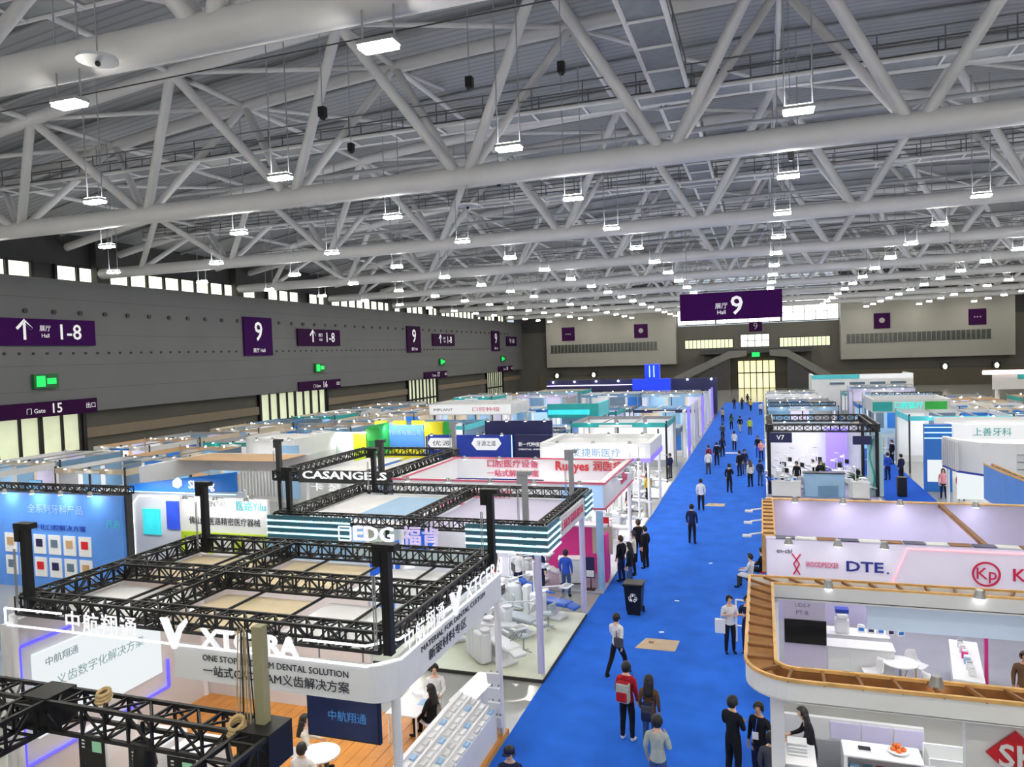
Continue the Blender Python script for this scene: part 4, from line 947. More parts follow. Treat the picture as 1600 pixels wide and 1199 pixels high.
# ================================================================== R2: white stand with red and blue lettering
b = booth('lettered_stand', 'white stand lettered WOODPECKER and DTE with lilac lit rear wall', 3.6, 22.8)
box('platform', GREYF, 0.15, 7.2, 19.9, 25.6, 0, 0.05, b)
box('fascia_board', CR['lilac'], 0.0, 7.2, 20.2, 20.5, 2.95, 3.98, b)
box('fascia_lightbox', mat('lilac_white_face', S(226, 222, 240), 0.4, var=0.03, emit=0.12, ecol=S(225, 215, 255)), 0.02, 7.2, 20.17, 20.2, 2.98, 3.95, b)
box('fascia_cap', WOODD, 0.0, 7.2, 20.1, 20.16, 2.9, 2.98, b)
for i in range(14): box('cap_board', (CR['navy'], WOODD, CR['off'])[(i*2) % 3], 0.25+i*0.5, 0.72+i*0.5, 20.2, 20.5, 3.98, 4.0, b)
box('side_fascia', WOOD, -0.1, 0.25, 20.5, 25.3, 3.0, 3.98, b); 
for i in range(9): box('rung', WOODD, -0.08, 0.23, 20.7+i*0.52, 20.75+i*0.52, 3.98, 4.02, b)
for x in (-0.08, 0.23): box('edge_batten', WOOD, x-0.02, x+0.02, 20.5, 25.3, 3.98, 4.03, b)
box('rear_wall', mat('lilac_rear_wall', S(190, 184, 216), 0.55, var=0.03), 0.0, 7.4, 25.3, 25.45, 0.05, 4.0, b); box('rear_cap', WOOD, 0.0, 7.4, 25.28, 25.47, 4.0, 4.03, b)
box('roof_beam', WOODD, 5.0, 5.12, 20.5, 25.3, 3.9, 4.0, b)
RED2 = mat('letter_crimson', S(208, 30, 80), 0.4, var=0); ROS2 = mat('letter_rose', S(226, 90, 130), 0.4, var=0); BLU2 = mat('letter_blue', S(28, 44, 140), 0.4, var=0)
text('sign_letters', ROS2, 'WOODPECKER', (1.35, 20.15, 3.36), 0.2, '-y', b, width=0.78, ext=0.01)
text('sign_letters', BLU2, 'DTE', (2.33, 20.15, 3.36), 0.36, '-y', b, width=0.85, bold=0.03, ext=0.01); ball('sign_dot', BLU2, (2.86, 20.15, 3.25), (0.025, 0.01, 0.025), b)
text('sign_letters', INK, 'cn-cbl', (0.45, 20.15, 3.68), 0.16, '-y', b, bold=0.01, ext=0.01)
def ring_logo(c, r, m, parent):
    n = 28; v = []; f = []
    for i in range(n):
        a = 2*math.pi*i/n
        for rr, yy in ((r, 0), (r*0.86, 0), (r*0.86, -0.03), (r, -0.03)): v.append((c[0]+rr*math.cos(a), c[1]+yy, c[2]+rr*math.sin(a)))
    for i in range(n):
        j = (i+1) % n
        for k in range(4): f.append((i*4+k, j*4+k, j*4+(k+1) % 4, i*4+(k+1) % 4))
    return mesh('logo_ring', m, v, f, parent)
ring_logo((4.98, 20.16, 3.36), 0.3, RED2, b); text('logo_letters', RED2, 'Kp', (4.98, 20.14, 3.36), 0.4, '-y', b, bold=0.01, ext=0.01)
text('sign_letters', RED2, 'KerPo', (6.05, 20.14, 3.36), 0.42, '-y', b, bold=0.02, ext=0.01)
# red bird emblem: two ribbons
for s in (-1, 1):
    bb = MB(); pts = [(0.74+s*0.10, 3.62), (0.74+s*0.02, 3.5), (0.74-s*0.07, 3.36), (0.74+s*0.0, 3.22), (0.74+s*0.08, 3.08)]
    for a, c in zip(pts[:-1], pts[1:]): bb.bar((a[0], 20.155, a[1]), (c[0], 20.155, c[1]), 0.03)
    bb.build('bird_emblem', RED2, b)
for p, q in (((2.95, 3.0), (3.3, 3.88)), ((3.3, 3.88), (7.1, 3.88))): tube('pink_light_line', TUBEP, (p[0], 20.15, p[1]), (q[0], 20.15, q[1]), 0.018, b, 6)
for x in (0.55, 1.7, 2.75): spotlight(b, x, 20.2, 3.95, 0, -0.35)
for x in (0.9, 2.3, 3.9, 5.9): spotlight(b, x, 25.25, 4.02, 0, -0.35)
for x in (0.9, 2.3, 3.9, 5.9): add_light(x, 24.85, 3.98, 0.12, 0.12, 2.5, (0.92, 0.90, 1.0), rx=math.radians(12))
for (x, y) in ((0.2, 20.35), (0.2, 25.1)): box('post', WHITEG, x-0.08, x+0.08, y-0.08, y+0.08, 0.05, 2.96, b)
pn = box('partition_panel', mat('lilac_panel', S(206, 198, 222), 0.5, var=0.02), 0.42, 1.45, 20.85, 20.95, 0.05, 2.45, b)
text('panel_lettering', mat('grey_print', S(120, 112, 140), 0.6, var=0), 'UDS-P', (0.9, 20.84, 2.05), 0.14, '-y', pn, ext=0.003)
text('panel_lettering', mat('grey_print', S(120, 112, 140), 0.6, var=0), 'PT-B', (0.88, 20.84, 1.85), 0.16, '-y', pn, bold=0.01, ext=0.003)
lit(0.4, 7.0, 20.6, 25.2, 3.95, 0.6, (0.92, 0.92, 1.0))
t = thing('wall_display', 'black switched-off display below the PT-B panel', 'display', (0.95, 20.8, 1.0)); rbox('bezel', BLACK, (0.95, 20.8, 1.36), (1.04, 0.05, 0.64), 0.01, t); box('screen', SCREENK, 0.45, 1.45, 20.77, 20.775, 1.06, 1.66, t)
cn = [('white counter with small devices left of the round table', CNT, 2.3, 22.1, 0), ('long white counter with products right of the round table', CNTL, 4.7, 20.9, 1.4)]
for (l, p, x, y, r) in cn: place(p, USED, x, y, 0.05, r, l)
place(CNT, USED, 2.3, 21.2, 0.05, 0, 'low white counter in front of the other counter by the round table')
place(RTABLE, USED, 3.2, 20.75, 0.05, 0, 'round white table with three white chairs seen through the ring stand')
for (x, y, r, l) in ((2.55, 20.6, 1.9, 'white shell chair left of the round table in the ring stand view'), (3.65, 21.3, -2.5, 'white shell chair behind the round table'), (3.85, 20.2, -1.2, 'white shell chair right of the round table')): place(CHAIR, USED, x, y, 0.05, r, l, 'white shell chairs')
t = thing('scanner', 'white upright dental scanner with blue top on the counter', 'scanner', (1.95, 22.0, 1.0)); rbox('body', WHITE, (1.95, 22.0, 1.2), (0.36, 0.3, 0.4), 0.05, t); rbox('head', WHITE, (1.95, 21.95, 1.5), (0.28, 0.36, 0.14), 0.04, t); box('blue_cap', CR['royal'], 1.78, 2.12, 21.85, 22.1, 1.58, 1.68, t)
for i in range(5): place(PRODS[i % 2], USED, 2.45+i*0.17*1.4, 22.15-0.02*i, 1.0, 0.1*i, '%s, %s along the counter by the round table' % (PNAME[i % 2], ORD[i]), 'devices on the counters', 0.6)
for i in range(6): place(PRODS[i % 4], USED, 4.62+0.03*i, 19.95+i*0.36, 0.95, 1.4, '%s, %s along the long slanting counter' % (PNAME[i % 4], ORD[i]), 'devices on the counters', 0.6)
t = thing('pink_post_frame', 'slim pink post with cross bar between the counters and the visitors', 'post', (5.1, 20.4, 0.05)); tube('post', CR['pink'], (5.15, 20.9, 0.05), (5.15, 20.9, 2.1), 0.045, t, 8); tube('cross_bar', CR['pink'], (4.9, 20.9, 2.1), (5.9, 20.9, 2.1), 0.045, t, 8)
for i in range(3):
    t = thing('lamp_arm', 'white jointed arm reaching over the carpet beside the lettered stand, %s from the camera' % ORD[i], 'arm', (0.1, 22+i*2.2, 1.2)); y = 30.5+i*2.3
    tube('stand_pole', WHITE, (0.25, y, 0.0), (0.25, y, 1.7), 0.03, t, 8); tube('upper_arm', WHITE, (0.25, y, 1.7), (-0.6, y-0.2, 1.6), 0.035, t, 8); rbox('lamp_head', WHITE, (-0.7, y-0.25, 1.55), (0.34, 0.2, 0.1), 0.03, t)
t = thing('white_barrier', 'low white rail beside the visitors left of the ring stand', 'rail', (0.0, 22.9, 0)); tube('rail_bar', WHITE, (-0.9, 23.2, 1.3), (0.1, 23.0, 1.3), 0.03, t, 8); tube('rail_bar', WHITE, (-0.9, 23.2, 0.5), (0.1, 23.0, 0.5), 0.03, t, 8); tube('rail_leg', WHITE, (0.08, 23.0, 0), (0.08, 23.0, 1.3), 0.03, t, 8); tube('rail_leg', WHITE, (-0.9, 23.2, 0), (-0.9, 23.2, 1.3), 0.03, t, 8)
# ================================================================== R3: black truss stand with dental chairs
b = booth('truss_stand', 'black truss stand with lilac glow and dental equipment on the right of the carpet', 3.2, 50)
box('platform', LILF, 0.15, 6.3, 45.8, 54, 0, 0.05, b)
for p, q in (((0.3, 47.0), (6.2, 47.0)), ((0.3, 53.5), (6.2, 53.5)), ((0.35, 47.0), (0.35, 53.5)), ((6.15, 47.0), (6.15, 53.5))): truss_beam(b, (p[0], p[1], 4.05), (q[0], q[1], 4.05), 0.4, 0.07, 0.5)
box('banner', CR['navy'], 0.3, 1.6, 46.75, 46.8, 3.2, 3.8, b); text('sign_letters', LETW, 'V7', (0.95, 46.73, 3.5), 0.4, '-y', b, ext=0.01)
for x in (0.3, 6.2): post(b, x, 47.0, 3.9, 0.1, BLACK); post(b, x, 53.5, 3.9, 0.1, BLACK)
box('rear_wall', WHITE, 0.3, 6.2, 53.6, 53.7, 0.05, 3.6, b); box('violet_panel', CR['violet'], 3.9, 5.2, 52.9, 53.0, 0.3, 3.4, b); box('logo_panel', CR['navy'], 4.9, 5.9, 46.8, 46.85, 3.1, 3.6, b)
for i in range(8): box('rear_light_strip', LITW, 0.5+i*0.4, 0.65+i*0.4, 53.55, 53.6, 2.6, 3.3, b)
sp = [(6.35, 48.6), (6.25, 47.6), (6.35, 46.6), (6.5, 46.0)]
box('side_panel', mat('pale_teal_panel', S(190, 222, 228), 0.4, var=0.05), 5.7, 6.55, 47.2, 47.3, 0.05, 3.6, b)
bb = MB()
for k in range(10): bb.bar((5.95+0.12*math.sin(k*0.7), 47.17, 0.4+k*0.3), (5.95+0.12*math.sin((k+1)*0.7), 47.17, 0.4+(k+1)*0.3), 0.09)
bb.build('teal_ribbon', CR['teal'], b)
lit(0.4, 6.1, 47.2, 53.4, 3.7, 0.8, (0.95, 0.93, 1.0))
t = thing('blue_cabinet', 'pale blue curved reception counter with dark opening on the right stand', 'counter', (3.3, 46.6, 0.05)); rbox('body', CR['ltblue'], (3.3, 46.6, 0.75), (2.2, 0.6, 1.4), 0.06, t); rbox('counter_top', BLACK, (3.3, 46.6, 1.47), (2.3, 0.7, 0.05), 0.02, t); rbox('opening', CR['steelblue'], (3.5, 46.28, 0.45), (1.1, 0.04, 0.6), 0.015, t)
for i, (p, x, y, r, l) in enumerate(((DU_B, 1.1, 47.2, 2.2, 'bright blue dental chair on the right of the carpet'), (DU_W, 2.2, 49.5, 2.0, 'white dental chair under the right truss stand, front row'), (DU_W, 4.2, 49.5, 2.2, 'white dental chair before the violet panel'), (DU_G, 5.2, 46.9, 1.8, 'pale grey dental chair next to the blue curved counter'), (DU_W, 1.5, 51.8, 2.1, 'white dental chair in the back row of the right truss stand'), (DU_W, 3.2, 52.0, 2.3, 'white dental chair close to the back wall of the right truss stand'))): place(p, USED, x, y, 0.05, r, l, 'dental chairs on show')
for i, (x, y, l) in enumerate(((3.6, 51.0, 'green plant in the middle of the right truss stand'), (5.3, 48.8, 'green plant beside the teal ribbon panel'), (-24.0, 25.8, 'green plant at the arched white wall on the left'), (4.6, 51.5, 'green plant before the violet panel'))): place(PLANT, USED, x, y, 0.05, i, l, 'potted plants', 1.3)
# ================================================================== right side beyond the narrow aisle
b = booth('curved_wood_stand', 'stand with curved timber topped blue fascia at the right edge', 10.5, 31)
path = [(8.3, 33.8), (8.4, 31.5), (8.6, 29.5), (9.6, 28.3), (12.5, 27.8)]
wall_path('fascia_board', CR['sky'], path, 2.6, 3.95, 0.3, b); ladder_top(b, path, 4.0, 0.3, WOOD, 0.6, False)
post(b, 8.5, 33.6, 2.6); post(b, 9.5, 28.6, 2.6); box('back_wall', CR['ltblue'], 12.4, 12.55, 28, 33.8, 0, 3.9, b); lit(9, 12.3, 28.8, 33.5, 3.5, 0.9)
b = booth('curved_white_stand', 'curved white stand with vertical slats and a blue lower edge at the right', 12, 42)
path = [(8.8, 43.4), (9.1, 41.6), (9.9, 40.6), (11.2, 40.2), (16, 39.8)]
wall_path('fascia_board', WHITE, path, 2.5, 4.0, 0.25, b); wall_path('blue_edge', CR['royal'], [(x-0.02, y-0.03) for x, y in path], 2.4, 2.5, 0.3, b)
for i in range(7):
    y = 43.2-i*0.33; box('slat', CR['off'], 8.74+0.03*i, 8.8+0.04*i, y-0.1, y+0.06, 2.55, 3.95, b)
for k in range(3): box('fascia_groove', GREYP, 11.2, 15.9, 40.04-0.05, 40.1, 2.8+k*0.35, 2.84+k*0.35, b)
post(b, 9.0, 43.2, 2.5); post(b, 11.2, 40.4, 2.5); box('wall_screen', SCREENW, 9.6, 10.9, 44.0, 44.1, 0.6, 2.2, b); lit(9.5, 15.5, 41, 45.5, 3.2, 1.0)
b = booth('blue_pillar_stand', 'tall bright blue pillar wall with light lines right of the narrow aisle', 10, 49)
box('pillar_wall', CR['blue'], 9.1, 10.5, 49.3, 49.9, 0, 4.0, b)
for k in range(3): tube('light_line', TUBEC, (9.05, 49.27, 3.2+k*0.32), (10.5, 49.27, 3.2+k*0.32), 0.03, b, 6)
box('lit_poster', SCREENW, 9.2, 10.3, 49.26, 49.3, 0.6, 1.9, b)
b = booth('white_arch_stand', 'white curved light box fascia with green lettering at the right edge', 14, 49)
path = [(10.3, 50.2), (10.6, 49.3), (11.4, 48.8), (18, 48.6)]
wall_path('fascia_board', LITW, path, 3.2, 4.05, 0.3, b); text('sign_letters', CR['teal'], '上善牙科', (12.4, 48.7, 3.6), 0.5, '-y', b, width=1.9, ext=0.02); text('sign_letters', CR['purple'], '医疗科技', (16.0, 48.55, 3.4), 0.4, '-y', b, width=1.8, ext=0.02)
post(b, 10.6, 50, 3.2); post(b, 17.5, 49, 3.2); box('back_wall', WHITE, 10.5, 18, 54, 54.1, 0, 4, b); lit(11, 17.8, 49.2, 53.8, 3.9, 1.0)
b = booth('teal_sign_stand', 'stand with glowing teal lettering above white roofs on the right', 11.5, 70)
fascia_ring(b, 8.7, 14.5, 68.2, 73.5, 3.1, 4.2, 0.3, CR['off']); box('teal_band', CR['teal'], 8.7, 10.2, 68.15, 68.2, 3.2, 4.0, b); box('teal_band', CR['green'], 12.6, 14.2, 68.15, 68.2, 3.3, 4.0, b)
text('sign_letters', mat('teal_glow', S(40, 200, 190), 0.4, var=0, emit=0.7, ecol=S(20, 210, 200)), '口腔医疗', (11.4, 68.13, 3.65), 0.6, '-y', b, width=2.1, bold=0.02, ext=0.03)
for x in (8.9, 14.3): post(b, x, 68.4, 3.1); post(b, x, 73.3, 3.1)
lit(9, 14.2, 68.5, 73.2, 3.9, 1.0)
b = booth('white_hall_stand', 'large white boxy stand with aqua top band near the end wall', 12, 107)
box('wall_panel', WHITE, 6.2, 18.2, 105.6, 105.9, 0, 4.9, b); box('aqua_band', CR['cyan'], 6.2, 12.0, 105.55, 105.6, 4.35, 4.9, b); box('light_panel', LITW, 12, 18.2, 105.55, 105.6, 4.3, 4.9, b); box('side_wall', WHITE, 18.0, 18.3, 105.9, 112, 0, 4.9, b); box('side_wall', WHITE, 6.2, 6.5, 105.9, 112, 0, 4.9, b)
for i in range(4): box('dark_panel', CR['slate'], 8.4+i*2.4, 10.2+i*2.4, 105.5, 105.56, 3.6, 3.9, b)
b = booth('red_tube_stand', 'stand with a red and white glowing roof edge at the far right', 27, 98)
tube('light_tube', mat('warm_red_tube', (1, 0.6, 0.55), 0.3, var=0, emit=2.0, ecol=(1, 0.72, 0.68)), (24.5, 99.8, 5.0), (31, 99.5, 5.0), 0.25, b, 8); box('fascia_board', CR['off'], 25.5, 31, 99.8, 100.0, 3.0, 4.7, b); box('green_band', CR['teal'], 28, 31, 99.7, 99.8, 4.2, 4.7, b); post(b, 26, 100.2, 3.0, 0.15); post(b, 30.5, 100.2, 3.0, 0.15)
t = thing('waste_bin', 'black bin on the floor of the narrow aisle at right', 'bin', (7.6, 47.5, 0)); rbox('body', BLACK, (7.55, 47.6, 0.55), (0.5, 0.5, 1.05), 0.05, t); rbox('lid', BLACK, (7.55, 47.6, 1.1), (0.54, 0.54, 0.07), 0.02, t)

for i, (p, x, y, r, l) in enumerate(((DU_W, 0.9, 49.6, 2.4, 'white dental chair at the carpet side of the right truss stand'), (DU_G, 4.9, 51.2, 2.0, 'grey dental chair behind the pale blue counter'), (DU_W, 2.6, 47.6, 2.6, 'white dental chair beside the pale blue counter'))): place(p, USED, x, y, 0.05, r, l, 'dental chairs on show')
place(CNT, USED, 1.2, 46.3, 0.05, 0, 'white counter at the front left of the right truss stand'); place(CNTS, USED, 5.2, 46.2, 0.05, 0, 'small white counter at the front right of the right truss stand')
for i in range(4): place(PRODS[i % 3], USED, 0.65+0.35*i, 46.3, 1.0, 0, '%s, %s along the counter of the right truss stand' % (PNAME[i % 3], ORD[i]), 'devices on the counters', 0.8)
# ================================================================== second row of stands on the left
b = booth('blue_wall_stand', 'stand with tall light blue wall of product pictures at the left edge', -28, 23)
box('wall_panel', CR['sky'], -33.5, -24.9, 22.4, 22.55, 0, 3.95, b); box('wall_panel', CR['sky'], -24.9, -24.0, 22.4, 22.55, 0, 3.95, b); box('side_wall', DARK, -24.05, -23.9, 22.55, 22.85, 0, 3.95, b)
truss_beam(b, (-33.5, 22.9, 4.1), (-24.0, 22.9, 4.1), 0.26, 0.06, 0.4); box('wall_cap', DARK, -33.5, -24.0, 22.55, 23.0, 3.95, 3.98, b)
for i in range(6): spotlight(b, -33+i*1.55, 22.6, 4.0, 0, -0.5); add_light(-33+i*1.55, 21.95, 3.95, 0.15, 0.15, 8, (0.95, 0.98, 1), rx=math.radians(35))
for i in range(6):
    for j in range(2):
        p = box('picture_panel', WHITE, -30.4+i*0.82, -29.75+i*0.82, 22.36, 22.4, 0.5+j*0.95, 1.3+j*0.95, b)
        box('picture', (CR['slate'], CR['tan'], CR['red'], CR['navy'])[(i+j) % 4], -30.25+i*0.82, -29.9+i*0.82, 22.34, 22.36, 0.8+j*0.95, 1.12+j*0.95, p)
text('wall_lettering', CR['ltblue'], '全系列牙科产品', (-27.5, 22.38, 3.3), 0.4, '-y', b, width=3.0, ext=0.004); text('wall_lettering', CR['royal'], '数字化口腔解决方案', (-27.5, 22.38, 2.55), 0.26, '-y', b, width=3.2, ext=0.004)
text('wall_lettering', CR['cyan'], '凡奇', (-24.45, 22.38, 2.8), 0.35, '-y', b, ext=0.004)
lit(-33, -24.5, 19.5, 22, 3.9, 0.5)
b = booth('wedge_fascia_stand', 'stand with blue wedge shaped fascia reading Shining beside the blue wall', -25, 28)
v = [(-27.9, 26.5, 3.3), (-21.9, 26.5, 3.4), (-21.9, 26.5, 4.28), (-27.9, 26.5, 3.6)]; v += [(x, 26.65, z) for x, _, z in v]
mesh('wedge_fascia', CR['blue'], v, [(0, 1, 2, 3), (7, 6, 5, 4), (0, 4, 5, 1), (1, 5, 6, 2), (2, 6, 7, 3), (3, 7, 4, 0)], b)
box('fascia_edge', TUBEC, -27.9, -21.9, 26.47, 26.5, 3.28, 3.31, b)
text('sign_letters', LETW, 'Shining', (-23.7, 26.45, 3.68), 0.5, '-y', b, bold=0.02, ext=0.02); lathe('logo_emblem', LETW, [(0.02, -0.25), (0.22, -0.12), (0.22, 0.12), (0.02, 0.25)], (-25.0, 26.45, 3.75), b, 6)
box('wall_panel', OFFW, -28.5, -21.9, 27.0, 27.12, 0, 3.3, b)
for p, q in (((-28.2, 0.2), (-28.2, 2.6)), ((-28.2, 2.6), (-27.8, 3.0)), ((-27.8, 3.0), (-25.4, 3.0))): tube('light_arch', TUBEW, (p[0], 26.95, p[1]), (q[0], 26.95, q[1]), 0.03, b, 6)
box('cyan_picture', mat('cyan_lit_picture', S(60, 214, 220), 0.4, var=0.1, emit=0.35, ecol=S(60, 214, 220)), -27.6, -26.6, 26.93, 27.0, 1.2, 2.4, b); box('blue_picture', mat('blue_lit_picture', S(50, 80, 200), 0.4, var=0.2, emit=0.25, ecol=S(50, 80, 210)), -26.2, -25.5, 26.93, 27.0, 1.5, 2.8, b)
fascia_ring(b, -28.2, -21.8, 27.2, 32.2, 3.4, 4.3, 0.25, CR['off'], 'bl'); box('canopy_panel', CR['tan'], -28, -22, 29.6, 32, 4.28, 4.3, b)
for (x, y) in ((-28.1, 32), (-22, 32), (-22, 27.2)): post(b, x, y, 3.4)
lit(-28, -22, 27.4, 32, 3.2, 0.6); add_light(-25.5, 25.6, 3.6, 4, 0.4, 60, rx=math.radians(25))
b = booth('green_frame_stand', 'white panel stand with dental lettering and lime green frames behind the black tower', -19.6, 23.6)
box('wall_panel', WHITE, -21.7, -17.6, 23.0, 23.12, 0, 3.9, b); text('wall_lettering', GREYP, 'DENTAL', (-20.0, 22.98, 3.65), 0.3, '-y', b, ext=0.004); text('wall_lettering', INK, '佛山市医路精密医疗器械', (-19.6, 22.98, 2.98), 0.32, '-y', b, width=3.3, bold=0.01, ext=0.004)
text('wall_lettering', CR['cyan'], '医路Yilu', (-18.35, 22.98, 3.6), 0.42, '-y', b, width=1.3, bold=0.02, ext=0.01)
for i in range(3):
    x = -21.6+i*1.32
    for a in ((x, x+0.14, 0.2, 2.5), (x+1.18, x+1.3, 0.2, 2.5), (x, x+1.3, 2.4, 2.56)): box('lime_frame', CR['lime'], a[0], a[1], 22.9, 23.0, a[2], a[3], b)
for i in range(3): spotlight(b, -21+i*1.4, 23.0, 3.9, 0, -0.45); add_light(-21+i*1.4, 22.45, 3.9, 0.15, 0.15, 12, rx=math.radians(35))
b = booth('truss_sign_stand', 'stand with black truss lettered CASANGELS left of the pink edged stand', -16.5, 31)
for p, q in (((-20.6, 27.6), (-15.3, 27.6)), ((-20.6, 35.6), (-15.3, 35.6)), ((-20.6, 27.6), (-20.6, 35.6)), ((-15.3, 27.6), (-15.3, 35.6))): truss_beam(b, (p[0], p[1], 4.0), (q[0], q[1], 4.0), 0.36, 0.06, 0.42)
text('sign_letters', LETW, 'CASANGELS', (-17.0, 27.36, 4.08), 0.46, '-y', b, width=4.1, bold=0.03, ext=0.03); text('sign_letters', LETW, '卡 瑟 安 琪', (-17.0, 27.36, 3.55), 0.36, '-y', b, width=3.3, bold=0.01, ext=0.02)
box('sign_backing', DARK, -19.3, -14.7, 27.38, 27.42, 3.75, 4.3, b); 
canopy_cells(b, [-20.4, -17.9, -15.2], [27.8, 35.4], 3.72, [FABW, CR['off']])
for (x, y) in ((-20.4, 27.6), (-15.3, 27.6), (-15.3, 35.4)): hoist_tower(b, x, y, 3.9, 5.5, 0.2, STEEL2 if y > 30 else DARK)
for (x, y) in ((-20.5, 27.7), (-15.2, 27.7), (-20.5, 35.5)): post(b, x, y, 3.9, 0.09, BLACK)
lit(-20, -15.5, 28, 35, 3.6, 0.7)
b = booth('round_white_stand', 'large rounded white stand with slatted front and pale blue panel on the left', -30, 44)
path = [(-33.0, 44.6)]+[(-31.2+1.8*math.cos(a), 41.8+1.8*math.sin(a)) for a in [math.pi+i*math.pi/2/8 for i in range(9)]]+[(-28.3, 40.0), (-28.2, 44.6)]
wall_path('fascia_board', WHITE, path, 2.9, 4.1, 0.25, b); wall_path('wall_panel', OFFW, path, 0, 2.9, 0.12, b)
for i in range(14): box('slat', CR['off'], -32.6+i*0.25, -32.5+i*0.25, 39.85, 39.98, 0.4, 2.8, b)
box('blue_panel', CR['ltblue'], -29.4, -28.0, 39.86, 39.98, 0.3, 3.7, b); box('canopy_panel', OFFW, -32.6, -28.6, 40.6, 44.5, 3.9, 3.95, b); lit(-32.5, -28, 36.5, 39.5, 3.9, 0.6)
for i in range(4): spotlight(b, -32+i*1.2, 40.0, 4.1, 0, -0.5)
b = booth('green_leaf_stand', 'white stand with green tooth sign and green side beside the rounded white one', -27.8, 46)
box('wall_panel', WHITE, -30.0, -26.0, 45.0, 45.15, 0, 4.0, b); lathe('tooth_emblem', CR['green'], [(0.05, -0.5), (0.5, -0.3), (0.5, 0.3), (0.05, 0.5)], (-28.9, 44.9, 2.9), b, 16); box('lime_panel', CR['lime'], -27.0, -26.0, 44.9, 45, 2.0, 3.9, b); box('green_panel', CR['green'], -25.95, -25.85, 45, 48, 2, 4.4, b); box('green_panel', CR['green'], -26.0, -25.0, 44.95, 45, 3.4, 4.3, b)
for i in range(3): add_light(-29+i*1.3, 44.3, 3.9, 0.2, 0.2, 14, rx=math.radians(35))
b = booth('blue_yellow_stand', 'bright blue and yellow stand behind the black truss on the left', -24.5, 50)
box('wall_panel', CR['sky'], -27.3, -23.1, 48.0, 48.15, 0, 4.2, b); box('yellow_band', CR['yellow'], -27.3, -23.1, 47.95, 48, 1.6, 2.5, b); 
for i in range(3): box('yellow_block', CR['yellow'], -27.0+i*1.5, -26.0+i*1.5, 47.95, 48.2, 4.2, 4.5, b)
text('wall_lettering', CR['ltblue'], '口腔医疗科技有限公司', (-25.2, 47.93, 3.6), 0.4, '-y', b, width=3.8, bold=0.01, ext=0.01)
box('yellow_block', CR['yellow'], -23.0, -21.6, 47.9, 48.4, 3.4, 4.4, b); box('green_panel', CR['green'], -21.5, -20.8, 47.9, 48.1, 2.5, 4.4, b)
for i in range(4): add_light(-26.8+i*1.2, 47.2, 4.2, 0.2, 0.2, 14, rx=math.radians(35))
b = booth('hexagon_sign_stand', 'royal blue stand with two white hexagonal signs left of the navy stand', -17.7, 45.5)
box('wall_panel', CR['royal'], -20.6, -14.8, 43.4, 43.55, 0, 4.0, b)
for (x, s) in ((-19.6, '优源'), (-16.55, '牙源之道')):
    v = [(x-1.0, 43.35, 3.45), (x-0.8, 43.35, 3.8), (x+0.8, 43.35, 3.8), (x+1.0, 43.35, 3.45), (x+0.65, 43.35, 3.05), (x-0.65, 43.35, 3.05)]; v += [(a, 43.4, c) for a, _, c in v]
    mesh('hexagon_sign', LITW, v, [tuple(range(6)), tuple(reversed(range(6, 12)))]+[(i, 6+i, 6+(i+1) % 6, (i+1) % 6) for i in range(6)], b); text('sign_letters', INK, s, (x, 43.33, 3.45), 0.36, '-y', b, width=1.3, bold=0.01, ext=0.004)
for i in range(4): spotlight(b, -20.2+i*1.6, 43.5, 4.0, 0, -0.4)
tube('light_line', TUBEC, (-14.85, 43.36, 2.6), (-14.85, 43.36, 4.0), 0.03, b, 6)
b = booth('navy_stand', 'dark navy stand with white lettering right of the royal blue stand', -15, 46)
box('wall_panel', CR['navy'], -14.7, -12.3, 43.5, 43.65, 0, 4.0, b); box('wall_panel', CR['navy'], -17.8, -13.1, 46.5, 46.65, 0, 4.6, b); text('wall_lettering', LETW, '新一代种植系统', (-13.5, 43.47, 3.4), 0.3, '-y', b, width=1.9, ext=0.004); text('wall_lettering', LETW, 'DENTAL IMPLANT', (-13.5, 43.47, 3.1), 0.14, '-y', b, width=1.9, ext=0.004)
for i in range(4): spotlight(b, -17.4+i*1.3, 46.5, 4.6, 0, -0.4)
b = booth('long_white_stand', 'long white lit fascia stand further back on the left', -29, 72)
fascia_ring(b, -33.4, -24.2, 71, 77, 2.9, 4.05, 0.3, WHITE); box('light_panel', LITW, -33.3, -24.3, 70.97, 71, 3.0, 3.95, b); text('sign_letters', ROS2, '口腔种植', (-27, 70.95, 3.45), 0.5, '-y', b, width=3.0, ext=0.01); text('sign_letters', INK, 'IMPLANT', (-31.8, 70.95, 3.45), 0.4, '-y', b, width=2.2, ext=0.01)
for (x, y) in ((-33.2, 71.2), (-24.4, 71.2), (-33.2, 76.8), (-24.4, 76.8)): post(b, x, y, 2.9, 0.12)
b = booth('teal_stand', 'turquoise stand with glowing band left of the carpet far back', -16.7, 68)
box('fascia_board', CR['teal'], -19.0, -14.2, 66, 66.3, 3.0, 4.3, b); box('light_band', mat('aqua_glow', S(60, 200, 214), 0.4, var=0.1, emit=0.6, ecol=S(40, 200, 214)), -18.9, -15.0, 65.95, 66, 3.3, 3.75, b); box('side_fascia', CR['cyan'], -14.5, -14.2, 66.3, 71, 3.0, 4.3, b); box('back_wall', CR['steelblue'], -19, -14.2, 71, 71.2, 0, 3.9, b)
for (x, y) in ((-18.8, 66.2), (-14.4, 66.2), (-14.4, 70.8)): post(b, x, y, 3.0, 0.12)
b = booth('bright_blue_stand', 'vivid blue stand with a blue tower near the end wall', -14.8, 105)
box('fascia_board', mat('vivid_blue_lit', S(20, 60, 230), 0.4, var=0.06, emit=0.4, ecol=S(10, 60, 240)), -17.2, -12.0, 103, 104, 0, 5.0, b); box('tower', MATS['vivid_blue_lit'], -15.6, -13.6, 104, 105.5, 0, 7.0, b)
for x in (-14.9, -14.3): tube('light_line', TUBEC, (x, 103.95, 5.2), (x, 103.95, 6.8), 0.06, b, 6)
